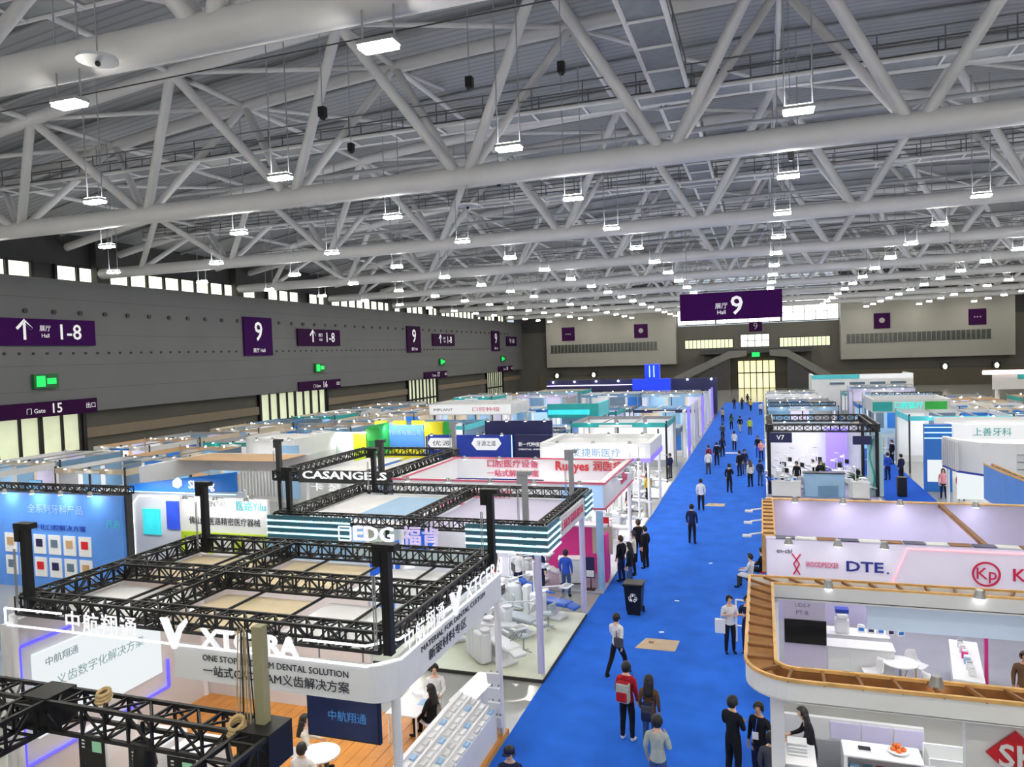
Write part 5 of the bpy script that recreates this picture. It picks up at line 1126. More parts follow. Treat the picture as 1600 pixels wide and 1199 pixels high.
b = booth('navy_band_stand', 'long dark navy wall with small lights before the end wall', -17, 106)
box('wall_panel', CR['navy'], -30, -17.3, 104.5, 105, 0, 5.0, b); box('wall_panel', CR['navy'], -11.9, -5.9, 104.5, 105, 0, 4.9, b); tube('light_line', mat('violet_line', (0.8, 0.7, 1), 0.3, var=0, emit=1.5, ecol=(0.75, 0.65, 1)), (-30, 104.4, 4.2), (-17.4, 104.4, 4.2), 0.07, b, 6)
for i in range(8): ball('wall_light', SPOT, (-29+i*3.2, 104.3, 4.75), 0.12, b)
# white and violet poles along the left carpet edge far back
for i in range(10):
    tag(box('banner_pole', (WHITE, CR['violet'], WHITE, CR['lilac'])[i % 4], -6.3, -6.05, 62+i*4.0, 62.35+i*4.0, 0, 3.9), '%s tall white or violet banner column along the left carpet edge' % ORD[i], 'column', 'banner columns along the carpet')

# ================================================================== shell scheme rows filling the hall
FC = ['white', 'steelblue', 'off', 'teal', 'ltblue', 'blue', 'beige', 'white', 'slate', 'cyan', 'lilac', 'navy']
FN = {'white': 'white', 'steelblue': 'steel blue', 'off': 'off-white', 'teal': 'teal', 'ltblue': 'light blue', 'blue': 'blue', 'beige': 'beige', 'slate': 'slate grey', 'cyan': 'cyan', 'lilac': 'lilac', 'navy': 'navy'}
GR = ['ltblue', 'white', 'blue', 'steelblue', 'off', 'beige', 'lilac', 'white', 'steelblue', 'grey', 'slate']
def shell(x0, x1, y0, y1, h, fc, wc, label, open_side='r', light=0.5, screen=False):
    t = thing('shell_booth', label, 'booth', ((x0+x1)/2, (y0+y1)/2, 0), 'shell scheme booths')
    box('back_wall', CR[wc], x0, x1, y1-0.06, y1, 0, h, t)
    box('side_wall', CR[wc], *((x0, x0+0.06) if open_side == 'r' else (x1-0.06, x1)), y0, y1-0.06, 0, h, t)
    box('fascia_board', CR[fc], x0, x1, y0-0.02, y0+0.05, h-0.32, h, t)
    box('fascia_board', CR[fc], *((x1-0.05, x1+0.02) if open_side == 'r' else (x0-0.02, x0+0.05)), y0+0.05, y1, h-0.42, h, t)
    box('name_strip', CR['white'] if fc not in ('white', 'off') else CR['blue'], x0+(x1-x0)*0.3, x0+(x1-x0)*0.65, y0-0.03, y0-0.02, h-0.3, h-0.14, t)
    for x in (x0, (x0+x1)/2, x1):
        box('post', DARK if light > 0.6 else ALU, x-0.05, x+0.05, y0-0.01, y0+0.09, 0, h+0.12, t)
    for x in (x0, x1): box('post', ALU, x-0.05, x+0.05, y1-0.09, y1+0.01, 0, h+0.12, t)
    for k in range(1, 3): box('roof_rail', ALU, x0+(x1-x0)*k/3-0.04, x0+(x1-x0)*k/3+0.04, y0, y1, h-0.08, h, t)
    for k in range(3):
        xa = x0+(x1-x0)*k/3+0.15; xb = x0+(x1-x0)*(k+1)/3-0.15
        box('wall_graphic', CR[GR[(k*3+int(y0*7)) % len(GR)]], xa, xb, y1-0.09, y1-0.06, 0.5, h-0.25, t)
        box('wall_graphic', CR[GR[(k*5+int(y0*3)) % len(GR)]], *((x0+0.06, x0+0.09) if open_side == 'r' else (x1-0.09, x1-0.06)), y0+(y1-y0)*k/3+0.2, y0+(y1-y0)*(k+1)/3-0.2, 0.6, h-0.3, t)
    if screen:
        for k in range(3): ball('spot_lens', SPOT, (x0+(x1-x0)*(0.2+0.3*k), y1-0.5, h+0.08), 0.07, t); tube('spot_arm', ALU, (x0+(x1-x0)*(0.2+0.3*k), y1, h), (x0+(x1-x0)*(0.2+0.3*k), y1-0.5, h+0.1), 0.02, t, 5)
        if h > 2.8: truss_beam(t, (x0+0.2, y0+0.25, h+0.25), (x1-0.2, y0+0.25, h+0.25), 0.3, 0.06, 0.6, BLACK if int(y0) % 2 else STEEL2)
    box('info_counter', WHITE, (x0+x1)/2-0.5, (x0+x1)/2+0.5, y0+0.5, y0+1.0, 0, 1.0, t)
    for k in range(3): tube('spot_lens', SPOT, (x0+(x1-x0)*(0.2+0.3*k), y0-0.25, h-0.02), (x0+(x1-x0)*(0.2+0.3*k), y0-0.25, h), 0.08, t, 8); tube('spot_arm', ALU, (x0+(x1-x0)*(0.2+0.3*k), y0, h), (x0+(x1-x0)*(0.2+0.3*k), y0-0.25, h+0.03), 0.02, t, 5)
    if light: add_light((x0+x1)/2, (y0+y1)/2, h-0.15, (x1-x0)*0.7, (y1-y0)*0.6, BOOTH_LIGHT*(x1-x0)*(y1-y0)*light)
rr = random.Random(11)
COLS = [('-', -52.6, -46.8, 33, 'column nearest the grey wall', 'r'), ('-', -44.0, -38.2, 36, 'second column from the grey wall', 'r'), ('-', -36.6, -31.5, 52, 'third column from the grey wall', 'r'), ('-', -29.0, -22.5, 54, 'fourth column from the grey wall', 'r'), ('-', -20.5, -13.8, 53, 'fifth column from the grey wall', 'r'), ('-', -13.2, -6.4, 52, 'column along the left side of the carpet', 'r'),
        ('+', 0.4, 6.2, 56, 'column along the right side of the carpet', 'l'), ('+', 9.4, 15.5, 56, 'column past the narrow right aisle', 'l'), ('+', 17.5, 23.5, 46, 'second column past the narrow right aisle', 'l'), ('+', 26, 32, 58, 'third column past the narrow right aisle', 'l'), ('+', 35, 41.5, 72, 'column toward the far right side', 'l')]
BUSY = [(-35, -23, 69, 78), (-20, -13, 64.5, 72), (8, 15.5, 67, 74.5), (-28.5, -20, 44, 51), (-21, -12, 42, 48), (8, 19, 38, 55), (-33.5, -26, 38, 49), (24, 32, 97, 105)]
for ci, (sd, x0, x1, ys, cname, op) in enumerate(COLS):
    y = ys; r = 0
    while y < 97.5:
        dy = 5.4
        if not any(x0 < bx1 and x1 > bx0 and y < by1 and y+dy > by0 for (bx0, bx1, by0, by1) in BUSY):
            fc = FC[(r*5+ci*3) % len(FC)] if 2 < ci < 8 else ('off', 'beige', 'steelblue', 'slate', 'off', 'teal', 'beige')[(r*2+ci) % 7]; wc = ('beige', 'off', 'tan', 'grey', 'beige', 'steelblue')[(r+ci) % 6] if not 2 < ci < 8 else ('off', 'beige', 'white', 'steelblue', 'off', 'grey', 'ltblue')[(r*2+ci) % 7]
            hh = 2.6 if ci in (0, 1, 8, 9, 10) or r % 3 == 1 else rr.choice((3.0, 3.5, 3.9))
            shell(x0, x1, y, y+dy, hh, fc, wc, 'booth with %s fascia, %s from front, %s' % (FN[fc], ORD[min(r, 19)], cname), op, 0.8 if y < 85 else 0.5, screen=(r+ci) % 2 == 0)
        y += dy+(0.25 if r % 2 == 0 else 2.6); r += 1
for i, (x, y, l) in enumerate(((-45.8, 36, 'display screen in the first gap by the grey wall'), (-37.5, 40, 'display screen in front of the second booth column'), (6.9, 60, 'display screen beside the narrow right aisle'))): place(MON, USED, x, y, 0, 0.3*i, l)
# ================================================================== people
def build_pose(J):
    """J: list of (name, parent, (x,y,z), (rx,ry), tag). Returns a mesh grown with the Skin modifier; slots: skin, top, bottom, shoes."""
    names = [j[0] for j in J]
    me = bpy.data.meshes.new('figure'); me.from_pydata([j[2] for j in J], [(names.index(j[1]), i) for i, j in enumerate(J) if j[1]], [])
    o = bpy.data.objects.new('figure_tmp', me); C.objects.link(o)
    sk = o.modifiers.new('skin', 'SKIN'); sk.use_smooth_shade = True; sk.branch_smoothing = 0.4
    for i, j in enumerate(J):
        s = me.skin_vertices[0].data[i]; s.radius = j[3]; s.use_root = (i == 0)
    ss = o.modifiers.new('sub', 'SUBSURF'); ss.levels = 1; ss.render_levels = 1
    dg = bpy.context.evaluated_depsgraph_get(); dg.update()
    out = bpy.data.meshes.new_from_object(o.evaluated_get(dg)); out.name = 'person_body'
    bpy.data.objects.remove(o); bpy.data.meshes.remove(me)
    out.materials.clear()
    for k in range(4): out.materials.append(None)
    segs = [(Vector(J[names.index(j[1])][2]), Vector(j[2]), j[4], j[0]) for j in J if j[1]]; pz = J[0][2][2]
    for p in out.polygons:
        c = p.center; best = 9; bt = 0; bn = ''
        for a, b_, tg, nm in segs:
            d = b_-a; t = max(0, min(1, (c-a).dot(d)/max(d.length_squared, 1e-9))); q = (a+d*t-c).length
            if q < best: best = q; bt = tg; bn = nm
        if bn[:2] in ('wa', 'ch', 'hi', 'kn') and abs(c.z-pz) < 0.22: bt = 1 if c.z > pz-0.03 else 2
        p.material_index = bt; p.use_smooth = True
    return out
def skeleton(pose):
    """standing height 1.70, facing +Y; tags 0 skin 1 top 2 bottom 3 shoes"""
    J = []
    def add(n, p, c, r, t): J.append((n, p, c, r if isinstance(r, tuple) else (r, r), t))
    sit = pose == 'sit'
    pz = 0.50 if sit else 0.93
    ly = 0.06 if pose == 'lean' else 0.0
    add('pelvis', None, (0, 0, pz), (0.16, 0.12), 2)
    add('waist', 'pelvis', (0, 0.005+ly*0.5, pz+0.15), (0.155, 0.115), 1)
    add('chest', 'waist', (0, 0.0+ly, pz+0.33), (0.185, 0.13), 1)
    add('collar', 'chest', (0, -0.015+ly*1.5, pz+0.475), (0.15, 0.09), 1)
    hz = pz+0.49; hy = ly*2
    add('neck', 'collar', (0, 0.0+hy, hz+0.085), 0.052, 0)
    add('jaw', 'neck', (0, 0.035+hy*1.3, hz+0.145), (0.062, 0.068), 0)
    add('head', 'jaw', (0, 0.018+hy*1.5, hz+0.215), (0.078, 0.092), 0)
    add('crown', 'head', (0, 0.0+hy*1.6, hz+0.285), (0.055, 0.065), 0)
    add('nose', 'head', (0, 0.115+hy*1.5, hz+0.2), 0.012, 0)
    arms = {'stand': ((.225, -.03, -.25), (.215, .06, -.48)), 'walk': ((.225, .06, -.24), (.21, .22, -.44)), 'phone': ((.235, .0, -.26), (.11, .25, -.17)),
            'cross': ((.235, .04, -.25), (.02, .2, -.2)), 'sit': ((.225, .08, -.24), (.15, .3, -.28)), 'lean': ((.23, .1, -.25), (.14, .33, -.3)), 'hip': ((.23, -.04, -.25), (.22, .05, -.47))}[pose]
    for s, nm in ((-1, 'l'), (1, 'r')):
        e, w = arms
        if pose == 'walk' and s > 0: e, w = (.225, -.1, -.24), (.22, -.09, -.48)
        if pose == 'hip' and s > 0: e, w = (.235, .0, -.26), (.13, .22, -.14)
        sh = Vector((s*0.175, -0.01+ly*1.4, pz+0.47)); ev = Vector((s*e[0], e[1]+ly*1.4, pz+0.475+e[2])); wv = Vector((s*w[0], w[1]+ly*1.4, pz+0.475+w[2]))
        add('sh'+nm, 'collar', tuple(sh), 0.072, 1); add('el'+nm, 'sh'+nm, tuple(ev), 0.054, 1); add('wr'+nm, 'el'+nm, tuple(wv), 0.036, 1 if pose != 'phone' else 0)
        d = (wv-ev).normalized(); inw = Vector((-s, 0, 0)); up = d.cross(inw).normalized(); inw = up.cross(d).normalized()
        palm = wv+d*0.07; add('pa'+nm, 'wr'+nm, tuple(palm), (0.034, 0.02), 0)
        for k in range(4):   # four fingers, unequal and curled
            o = up*(0.03-0.02*k); L = (0.036, 0.042, 0.04, 0.03)[k]
            a = palm+d*0.03+o; b1 = a+d*L+inw*0.008; c1 = b1+d*L*0.6+inw*0.024
            add('f%d%s' % (k, nm), 'pa'+nm, tuple(a), 0.0095, 0); add('g%d%s' % (k, nm), 'f%d%s' % (k, nm), tuple(b1), 0.0085, 0); add('h%d%s' % (k, nm), 'g%d%s' % (k, nm), tuple(c1), 0.0075, 0)
        th = wv+d*0.035+up*0.032; add('t0'+nm, 'wr'+nm, tuple(th), 0.011, 0); add('t1'+nm, 't0'+nm, tuple(th+d*0.035+up*0.012+inw*0.015), 0.0095, 0)
        st = {'walk': 0.24}.get(pose, 0.0)*s
        if sit:
            kn = (s*0.11, 0.44, 0.50); an = (s*0.11, 0.44, 0.10)
        elif pose == 'walk':
            kn = (s*0.095, st*0.75+0.04, 0.50); an = (s*0.09, st*1.35-(0.06 if st < 0 else 0), 0.10+(0.05 if st < 0 else 0))
        else:
            kn = (s*0.105, 0.015, 0.49); an = (s*0.115, -0.02, 0.10)
        add('hi'+nm, 'pelvis', (s*0.09, 0.0 if not sit else 0.05, pz-0.05), 0.105, 2); add('kn'+nm, 'hi'+nm, kn, 0.074, 2); add('ca'+nm, 'kn'+nm, (kn[0]*0.6+an[0]*0.4, kn[1]*0.6+an[1]*0.4-0.015, kn[2]*0.6+an[2]*0.4), 0.068, 2); add('an'+nm, 'ca'+nm, an, 0.054, 2)
        add('he'+nm, 'an'+nm, (an[0], an[1]-0.02, an[2]-0.055), 0.04, 3); add('to'+nm, 'he'+nm, (an[0]+s*0.02, an[1]+0.16, an[2]-0.062), (0.04, 0.032), 3)
    return J, hz, hy
SKINM = [mat('skin_light', S(226, 184, 158), 0.5, var=0.03), mat('skin_tan', S(200, 152, 122), 0.5, var=0.03)]
HAIRM = [mat('hair_black', S(24, 22, 24), 0.5, var=0.2, scale=30), mat('hair_brown', S(62, 44, 34), 0.5, var=0.2, scale=30), mat('hair_grey', S(130, 126, 124), 0.5, var=0.2, scale=30)]
CLOTH = {}
def cloth(rgb, k): 
    if k not in CLOTH: CLOTH[k] = mat('cloth_'+k, S(*rgb), 0.8, var=0.12, scale=9, spec=0.2)
    return CLOTH[k]
CL = dict(black=(28, 28, 34), navy=(34, 40, 74), white=(232, 232, 234), grey=(150, 152, 158), dgrey=(72, 74, 82), red=(170, 30, 44), jeans=(62, 84, 128), blue=(48, 86, 190), lime=(196, 216, 60), khaki=(176, 160, 130), cream=(226, 220, 206), pink=(226, 150, 160), brown=(104, 76, 56), green=(70, 110, 90), yellow=(226, 190, 60), sage=(176, 184, 176))
for k, v in CL.items(): cloth(v, k)
POSES = {}
EYE = mat('eye_dark', S(30, 22, 20), 0.3, var=0); LIP = mat('lip', S(180, 96, 92), 0.5, var=0)
def hair_mesh(long):
    v = []; f = []; nu, nv = 18, 12
    for j in range(nv+1):
        th = math.pi*0.98*j/nv
        for i in range(nu):
            a = 2*math.pi*i/nu; r = 1.0
            v.append((0.098*math.sin(th)*math.cos(a), 0.112*math.sin(th)*math.sin(a), 0.128*math.cos(th)))
    for j in range(nv):
        for i in range(nu):
            k = (i+1) % nu; a = 2*math.pi*(i+0.5)/nu; z = 0.128*math.cos(math.pi*0.98*(j+0.5)/nv); front = math.sin(a)
            lim = 0.062 if front > 0.35 else (-0.02 if front > -0.2 else -0.085)
            if long and front < 0.15: lim = -0.13
            if z > lim: f.append((j*nu+i, (j+1)*nu+i, (j+1)*nu+k, j*nu+k))
    if long:
        n0 = len(v); m_ = 9; rows = 6
        for r in range(rows):
            z = 0.02-0.07*r
            for i in range(m_):
                a = math.pi*1.0+math.pi*i/(m_-1); rad = 1.03+0.03*r
                v.append((0.10*rad*math.cos(a), 0.108*rad*math.sin(a)-0.012*r, z))
        for r in range(rows-1):
            for i in range(m_-1): f.append((n0+r*m_+i, n0+(r+1)*m_+i, n0+(r+1)*m_+i+1, n0+r*m_+i+1))
    return v, f
HAIRME = {}
for lg in (False, True):
    v, f = hair_mesh(lg); me = bpy.data.meshes.new('hair'); me.from_pydata(v, [], f); me.materials.append(None)
    for p in me.polygons: p.use_smooth = True
    HAIRME[lg] = me
EYEME = unit('ball', EYE); LIPME = unit('ball', LIP)
for ps in ('stand', 'walk', 'phone', 'cross', 'sit', 'lean', 'hip'):
    J, hz, hy = skeleton(ps); POSES[ps] = (build_pose(J), hz, hy)
def setmat(o, i, m): o.material_slots[i].link = 'OBJECT'; o.material_slots[i].material = m
def person(x, y, rz, pose, h, top, bot, label, hair='s', hairm=0, skin=0, shoe='black', z=0.012, group='visitors', face=True):
    me, hz, hy = POSES[pose]; s = h/1.70
    M = Matrix.Translation((x, y, z)) @ Matrix.Rotation(math.radians(rz), 4, 'Z') @ Matrix.Diagonal((s, s, s, 1))
    o = bpy.data.objects.new('person', me); link(o, M); tag(o, label, 'person', group)
    for i, m in enumerate((SKINM[skin], CLOTH[top], CLOTH[bot], CLOTH[shoe])): setmat(o, i, m)
    hc = Vector((0, 0.012+hy*1.5, hz+0.225))
    hr = bpy.data.objects.new('hair', HAIRME[hair == 'l']); link(hr, M @ Matrix.Translation(hc), o); setmat(hr, 0, HAIRM[hairm])
    if hair != 'l': pass
    sm = hr.modifiers.new('thickness', 'SOLIDIFY'); sm.thickness = 0.012; sm.offset = 1
    if face:
        for sx in (-1, 1): link(bpy.data.objects.new('eye', EYEME), M @ Matrix.Translation((sx*0.031, 0.103+hy*1.5, hz+0.222)) @ Matrix.Diagonal((.011, .008, .007, 1)), o)
        link(bpy.data.objects.new('mouth', LIPME), M @ Matrix.Translation((0, 0.102+hy*1.4, hz+0.152)) @ Matrix.Diagonal((.022, .008, .007, 1)), o)
        for sx in (-1, 1): link(bpy.data.objects.new('ear', unit('ball', SKINM[skin])), M @ Matrix.Translation((sx*0.086, 0.005+hy*1.5, hz+0.205)) @ Matrix.Diagonal((.012, .02, .032, 1)), o)
    return o, M
def ground(x, y):
    for (x0, x1, y0, y1, z) in ((-5.85, 0.1, 4, 125, .012), (6.5, 9.1, 27, 120, .012), (-14.8, -5.75, 26.6, 34.2, .06), (-14.6, -5.85, 19, 24.3, .1), (-13, -5.9, 34.3, 39.3, .05), (-13, -5.9, 44.8, 50.5, .05), (0.15, 7.2, 19.9, 25.6, .05), (0.15, 6.3, 45.8, 54, .05)):
        if x0 <= x <= x1 and y0 <= y <= y1: return z
    return 0.0
def backpack(M, m, m2, label, sx=1.0, z=1.17):
    t = bpy.data.objects.new('backpack', None); link(t, M @ Matrix.Translation((0, -0.2, z))); tag(t, label, 'backpack')
    def pp(name, mm, c, s, bev): 
        return link(bpy.data.objects.new(name, rbox_mesh(mm, s, bev)), M @ Matrix.Translation(c), t)
    pp('bag_body', m, (0, -0.205, z), (0.30*sx, 0.17, 0.44*sx), 0.05); pp('front_pocket', m2, (0, -0.30, z-0.07), (0.24*sx, 0.06, 0.2), 0.025); pp('top_flap', m2, (0, -0.2, z+0.2*sx), (0.26*sx, 0.15, 0.06), 0.02)
    for s in (-1, 1):
        pp('strap', m2, (s*0.1, 0.125, z+0.06), (0.045, 0.02, 0.34), 0.008); pp('strap', m2, (s*0.1, 0.0, z+0.265), (0.045, 0.27, 0.02), 0.008)
    return t
# --- visitors in the aisle, near to far
person(-3.95, 19.9, -25, 'walk', 1.70, 'white', 'black', 'person in white shirt and black trousers walking beside the cardboard sheet with a shoulder bag')
t = thing('shoulder_bag', 'small grey shoulder bag on the person in white walking by the cardboard', 'bag', (-3.85, 19.62, 0.95)); rbox('bag_body', CLOTH['dgrey'], (-3.86, 19.68, 1.05), (0.26, 0.12, 0.26), 0.04, t, rz=-0.4); tube('strap', CLOTH['dgrey'], (-3.92, 19.72, 1.15), (-3.95, 19.85, 1.45), 0.012, t, 6)
o, M = person(-3.1, 16.6, -12, 'stand', 1.78, 'red', 'black', 'person in red jacket and black trousers carrying a grey backpack on the blue carpet', shoe='white'); backpack(M, CLOTH['sage'], CLOTH['red'], 'grey and red backpack worn by the person in the red jacket')
o, M = person(-2.55, 16.35, -8, 'stand', 1.64, 'brown', 'jeans', 'person with long dark hair and a dark coat beside the person in red', 'l'); backpack(M, CLOTH['dgrey'], CLOTH['navy'], 'dark grey backpack worn by the person with long hair', 0.9, 0.98)
person(-2.1, 14.35, -6, 'hip', 1.74, 'sage', 'jeans', 'person in pale grey T-shirt and jeans at the bottom of the carpet')
person(-0.72, 15.5, -35, 'cross', 1.76, 'black', 'black', 'person in all black with folded arms beside the ring stand')
person(-0.2, 15.55, 150, 'stand', 1.68, 'black', 'navy', 'person in black jacket wearing a badge facing the one in black', skin=1)
t = thing('badge', 'white badge on a lanyard worn by the person facing the one in black', 'badge', (-0.25, 15.4, 1.15)); box('badge_card', WHITE, -0.34, -0.22, 15.385, 15.395, 1.05, 1.2, t); tube('lanyard', CLOTH['blue'], (-0.28, 15.4, 1.2), (-0.24, 15.47, 1.45), 0.01, t, 6)
person(0.02, 14.5, -10, 'stand', 1.62, 'dgrey', 'black', 'person in dark grey at the bottom edge beside the white post')
person(-4.55, 12.55, 190, 'stand', 1.72, 'navy', 'navy', 'guard in navy uniform and cap at the bottom edge of the carpet', group='staff')
t = thing('peaked_cap', 'navy cap worn by the guard at the bottom edge', 'cap', (-4.55, 12.55, 1.7)); lathe('cap_crown', CLOTH['navy'], [(0.105, 0), (0.11, 0.05), (0.09, 0.09), (0.02, 0.1)], (-4.55, 12.54, 1.69), t, 16); cbox('cap_peak', CLOTH['navy'], (-4.57, 12.42, 1.695), (0.14, 0.1, 0.012), t)
person(-1.05, 22.25, -160, 'phone', 1.66, 'white', 'black', 'person in white top looking at a phone beside the white rail'); t = thing('carrier_bag', 'white carrier bag held by the person looking at a phone', 'bag', (-1.3, 22.2, 0.6)); rbox('bag_body', WHITE, (-1.32, 22.2, 0.82), (0.3, 0.14, 0.42), 0.03, t); tube('bag_handle', WHITE, (-1.32, 22.2, 1.02), (-1.3, 22.2, 1.12), 0.01, t, 6)
person(-0.55, 22.35, 175, 'phone', 1.66, 'navy', 'navy', 'person in navy holding papers next to the one with a phone')
person(0.8, 15.55, 95, 'lean', 1.64, 'black', 'black', 'person in black leaning over the white counter under the ring stand', z=0.06, hair='l', group='staff')
person(-3.2, 34.5, -10, 'stand', 1.78, 'navy', 'black', 'person in dark clothes standing alone in the middle of the carpet')
person(-3.35, 41.8, 5, 'stand', 1.70, 'white', 'black', 'person in white shirt beside the farther cardboard sheet')
person(-2.05, 47.2, -20, 'hip', 1.74, 'black', 'black', 'slim person in black farther along the carpet')
person(-3.75, 53.8, 10, 'stand', 1.68, 'white', 'dgrey', 'person in white shirt on the left half of the carpet')
for i, (x, y, r, p, h, tp, bt, l) in enumerate((
    (-1.62, 53.4, 40, 'stand', 1.72, 'black', 'navy', 'person in black of the pair by the right truss stand'), (-1.3, 54.4, 200, 'stand', 1.70, 'navy', 'dgrey', 'person in navy facing the one in black by the right truss stand'),
    (-0.85, 49.3, 30, 'stand', 1.70, 'cream', 'black', 'person in cream shirt at the right carpet edge'), (-0.25, 49.8, -30, 'stand', 1.66, 'navy', 'jeans', 'person in navy at the right carpet edge beside the cream shirt'),
    (-3.4, 58.0, 15, 'stand', 1.74, 'black', 'black', 'tall person in black on the left of the carpet midway'), (-3.95, 57.2, 40, 'stand', 1.62, 'red', 'black', 'person in red top midway along the carpet'), (-3.2, 62.4, 0, 'walk', 1.72, 'navy', 'black', 'person in navy walking midway along the carpet'),
    (-2.4, 66.4, 0, 'walk', 1.68, 'white', 'navy', 'person in white walking toward the glass doors'), (-1.3, 78.6, 0, 'stand', 1.70, 'lime', 'dgrey', 'person in lime safety vest in the middle of the carpet'), (-2.3, 80.5, 20, 'walk', 1.70, 'black', 'khaki', 'person in black and khaki near the lime vest'),
    (-3.3, 84.0, -20, 'stand', 1.66, 'green', 'black', 'person in green far along the carpet'), (-0.45, 62.8, 160, 'stand', 1.70, 'black', 'blue', 'person in black top at the right carpet edge midway'), (-0.2, 60.6, 170, 'phone', 1.62, 'pink', 'navy', 'person in pink patterned top at the right carpet edge'),
    (-3.7, 73.2, 0, 'walk', 1.70, 'dgrey', 'black', 'person in dark grey left of the lime vest'), (-2.8, 110.0, 0, 'walk', 1.70, 'black', 'black', 'person in black near the end of the carpet'), (-1.6, 107.5, 10, 'walk', 1.68, 'yellow', 'black', 'person in yellow near the end of the carpet'), (-0.3, 100.5, 0, 'walk', 1.70, 'white', 'navy', 'person in white near the right end of the carpet'), (-3.9, 111, 0, 'stand', 1.68, 'navy', 'navy', 'person in navy near the left end of the carpet'), (-2.2, 118, 0, 'walk', 1.72, 'black', 'dgrey', 'farthest person on the carpet before the glass doors'), (-4.6, 92, 30, 'stand', 1.68, 'khaki', 'black', 'person in khaki at the far left carpet edge'),
    (-5.35, 28.3, 60, 'stand', 1.74, 'black', 'navy', 'person in black T-shirt at the pink wall'), (-5.0, 29.2, 100, 'stand', 1.72, 'cream', 'black', 'person in cream top beside the one in black T-shirt'), (-4.85, 27.3, 80, 'stand', 1.76, 'black', 'jeans', 'person in black and jeans behind the black wheeled bin'), (-5.1, 31.0, 20, 'stand', 1.78, 'black', 'black', 'tall person in black at the left carpet edge past the bin'), (-4.7, 30.2, 60, 'stand', 1.7, 'black', 'black', 'person in black coat next to the tall one'),
    (-7.0, 26.1, 0, 'stand', 1.7, 'blue', 'jeans', 'person in bright blue shirt in front of the pink wall'), (-9.6, 25.6, 30, 'stand', 1.62, 'red', 'black', 'person in red top behind the tube light fascia'), (-8.8, 25.9, 0, 'stand', 1.72, 'white', 'navy', 'person in white coat behind the tube light fascia'), (-8.0, 26.2, -30, 'stand', 1.7, 'navy', 'navy', 'person in navy near the bright blue shirt'),
    (-6.9, 39.2, 60, 'stand', 1.7, 'black', 'black', 'person in black between the white dental chairs'), (-6.5, 43.5, 40, 'stand', 1.7, 'yellow', 'black', 'person in yellow top by the pale stand'), (-6.8, 45.0, 100, 'phone', 1.72, 'black', 'dgrey', 'person in black with grey trousers by the pale stand'), (-6.2, 52.0, 60, 'stand', 1.7, 'navy', 'dgrey', 'person in navy at the left edge past the pale stand'),
    (1.9, 48.6, 160, 'stand', 1.7, 'black', 'black', 'person in black among the right dental chairs'), (3.3, 49.2, 200, 'stand', 1.72, 'black', 'navy', 'person in black and navy before the back wall of the right stand'), (2.9, 49.8, 100, 'stand', 1.66, 'white', 'black', 'person in white coat among the right dental chairs'),
    (7.6, 53.0, 20, 'stand', 1.74, 'blue', 'navy', 'person in blue shirt in the narrow right aisle'), (8.3, 52.5, 40, 'stand', 1.72, 'navy', 'black', 'person in navy shirt in the narrow right aisle'), (9.6, 47.2, 160, 'stand', 1.66, 'pink', 'black', 'person in pink top at the curved white stand'), (10.4, 46.8, 180, 'stand', 1.66, 'red', 'black', 'person in red top at the curved white stand'), (8.9, 60.0, 120, 'stand', 1.72, 'black', 'black', 'person in black at the far part of the narrow right aisle'),
    (5.6, 19.6, 160, 'stand', 1.7, 'brown', 'dgrey', 'person in brown behind the pink post'), (6.1, 19.9, 180, 'stand', 1.76, 'black', 'black', 'person in black behind the pink post at the right edge'))):
    z = ground(x, y)
    person(x, y, r, p, h, tp, bt, l, hair='l' if i % 4 == 2 else 's', hairm=(0, 0, 1)[i % 3], skin=i % 2, z=z, face=y < 60)
# seated people need seats
person(-7.45, 15.35, 80, 'sit', 1.66, 'black', 'black', 'person in black with long hair seated at the white table of the XTCERA stand', 'l', z=0.09)
person(-7.8, 16.3, 200, 'sit', 1.74, 'white', 'blue', 'person in white shirt seated opposite the one in black', z=0.09, group='staff')
person(-8.85, 12.25, 10, 'sit', 1.68, 'white', 'black', 'person in white with blue badge seated at the round table beside the rope hoist', z=0.09, group='staff')
person(-9.5, 13.3, -60, 'sit', 1.68, 'cream', 'dgrey', 'person in cream top seated at the round table under the canopy', 'l', z=0.09)
place(CHAIR, USED, -9.62, 13.22, 0.092, -1.0, 'white shell chair of the person in the cream top', 'white shell chairs')
for (x, y, l, tp, bt, pl) in ((-0.55, 28.4, 'red stool by the side of the lettered stand, nearer one', 'white', 'dgrey', 'person in white seated on a stool beside the lettered stand'), (-0.15, 29.3, 'red stool by the side of the lettered stand, farther one', 'black', 'black', 'person in black seated on a stool beside the lettered stand')):
    t = thing('stool', l, 'stool', (x, y, 0.012)); lathe('seat', CR['red'], [(0.15, 0.40), (0.17, 0.42), (0.16, 0.45)], (x, y, 0.0), t, 16)
    for k in range(4): tube('leg', ALU, (x+0.1*math.cos(k*1.57+.78), y+0.1*math.sin(k*1.57+.78), 0.40), (x+0.15*math.cos(k*1.57+.78), y+0.15*math.sin(k*1.57+.78), 0.013), 0.014, t, 6)
    person(x, y, 70, 'sit', 1.7, tp, bt, pl)
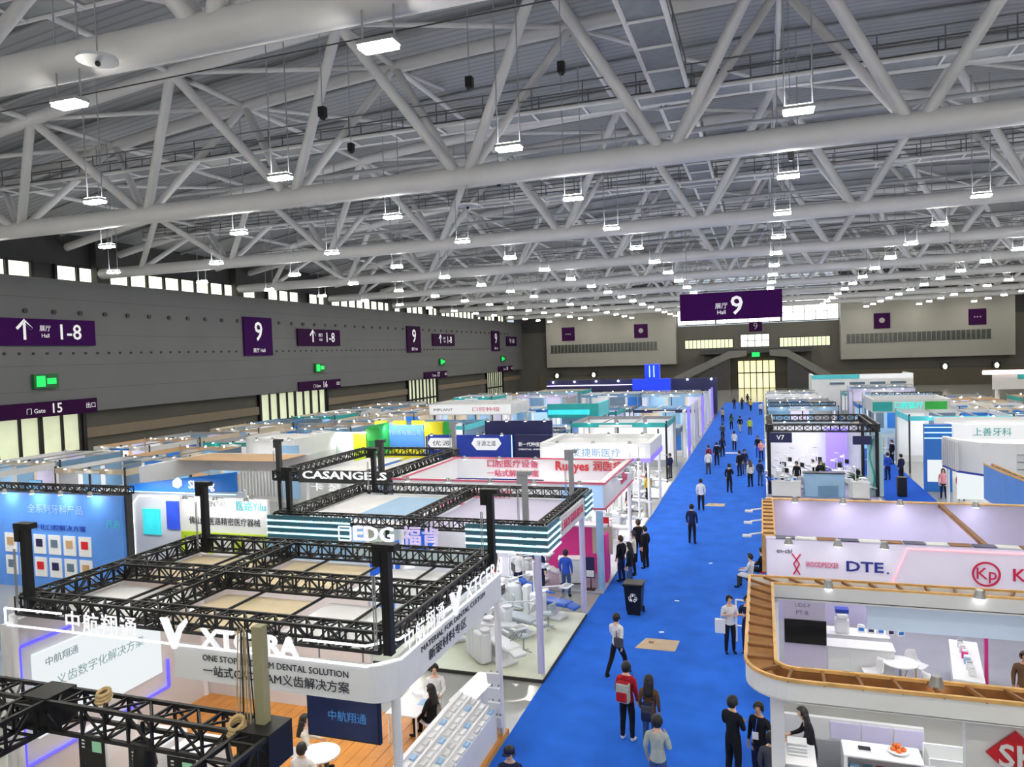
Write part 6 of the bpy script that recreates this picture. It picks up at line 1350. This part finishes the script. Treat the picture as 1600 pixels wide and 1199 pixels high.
# ================================================================== things lying on the carpet
CARD = mat('cardboard', S(190, 168, 142), 0.8, var=0.08, scale=3)
def sheet(x0, x1, y0, y1, label, sk):
    t = thing('cardboard_sheet', label, 'cardboard', ((x0+x1)/2, (y0+y1)/2, 0.012))
    v = [(x0, y0, .013), (x1, y0+sk, .013), (x1+0.05, y1+sk, .013), (x0+0.22, y1, .013)]; v += [(a, c, .022) for a, c, _ in v]
    mesh('sheet', CARD, v, [(3, 2, 1, 0), (4, 5, 6, 7), (0, 1, 5, 4), (1, 2, 6, 5), (2, 3, 7, 6), (3, 0, 4, 7)], t)
    v = [(x0+0.35, y0+0.45, .0225), (x0+0.5, y0+0.45, .0225), (x0+0.5, y0+0.62, .0225), (x0+0.35, y0+0.62, .0225)]; mesh('printed_mark', WOODD, v, [(0, 1, 2, 3)], t)
sheet(-3.82, -2.62, 21.95, 22.8, 'flat brown cardboard sheet lying on the blue carpet in front of the walking person', 0.0)
sheet(-3.3, -2.2, 43.0, 43.8, 'flat cardboard sheet lying farther along the blue carpet', 0.0)
t = thing('paper_sheet', 'thin white sheet lying on the carpet near the lime vest', 'paper', (-2, 66, .012)); box('sheet', WHITE, -3.1, -1.9, 64.8, 65.4, .013, .02, t)
for i, (x, y, l) in enumerate(((-3.05, 26.5, 'small white scrap of paper on the carpet right of the wheeled bin'), (-3.2, 23.4, 'small white scrap of paper just behind the cardboard sheet'), (-2.2, 31.5, 'small white scrap of paper on the empty carpet past the bin'))):
    t = thing('paper_scrap', l, 'paper', (x, y, .012)); cbox('scrap', WHITE, (x, y, .016), (0.16, 0.1, 0.006), t, rz=0.4*i)
t = thing('wheeled_bin', 'black wheeled waste bin standing on the left of the blue carpet', 'bin', (-4.3, 24.9, 0.012))
v = []
for (z, a, c) in ((0.14, 0.24, 0.26), (1.0, 0.30, 0.34)):
    for sx, sy in ((-1, -1), (1, -1), (1, 1), (-1, 1)): v.append((-4.3+sx*a, 24.95+sy*c, z))
bm_ = mesh('bin_body', BLACK, v, [(3, 2, 1, 0), (0, 1, 5, 4), (1, 2, 6, 5), (2, 3, 7, 6), (3, 0, 4, 7)], t)
rbox('bin_lid', BLACK, (-4.3, 24.93, 1.05), (0.68, 0.76, 0.1), 0.03, t, rx=-0.05); tube('bin_handle', BLACK, (-4.58, 25.36, 1.0), (-4.02, 25.36, 1.0), 0.02, t, 8)
for s in (-1, 1): tube('wheel', BLACK, (-4.3+s*0.25, 25.15, 0.12), (-4.3+s*0.31, 25.15, 0.12), 0.105, t, 16)
text('bin_symbol', SIGNW, '♻', (-4.3, 24.62, 0.62), 0.28, '-y', t, ext=0.004)
box('bin_foot', BLACK, -4.52, -4.08, 24.72, 24.8, 0.013, 0.14, t)
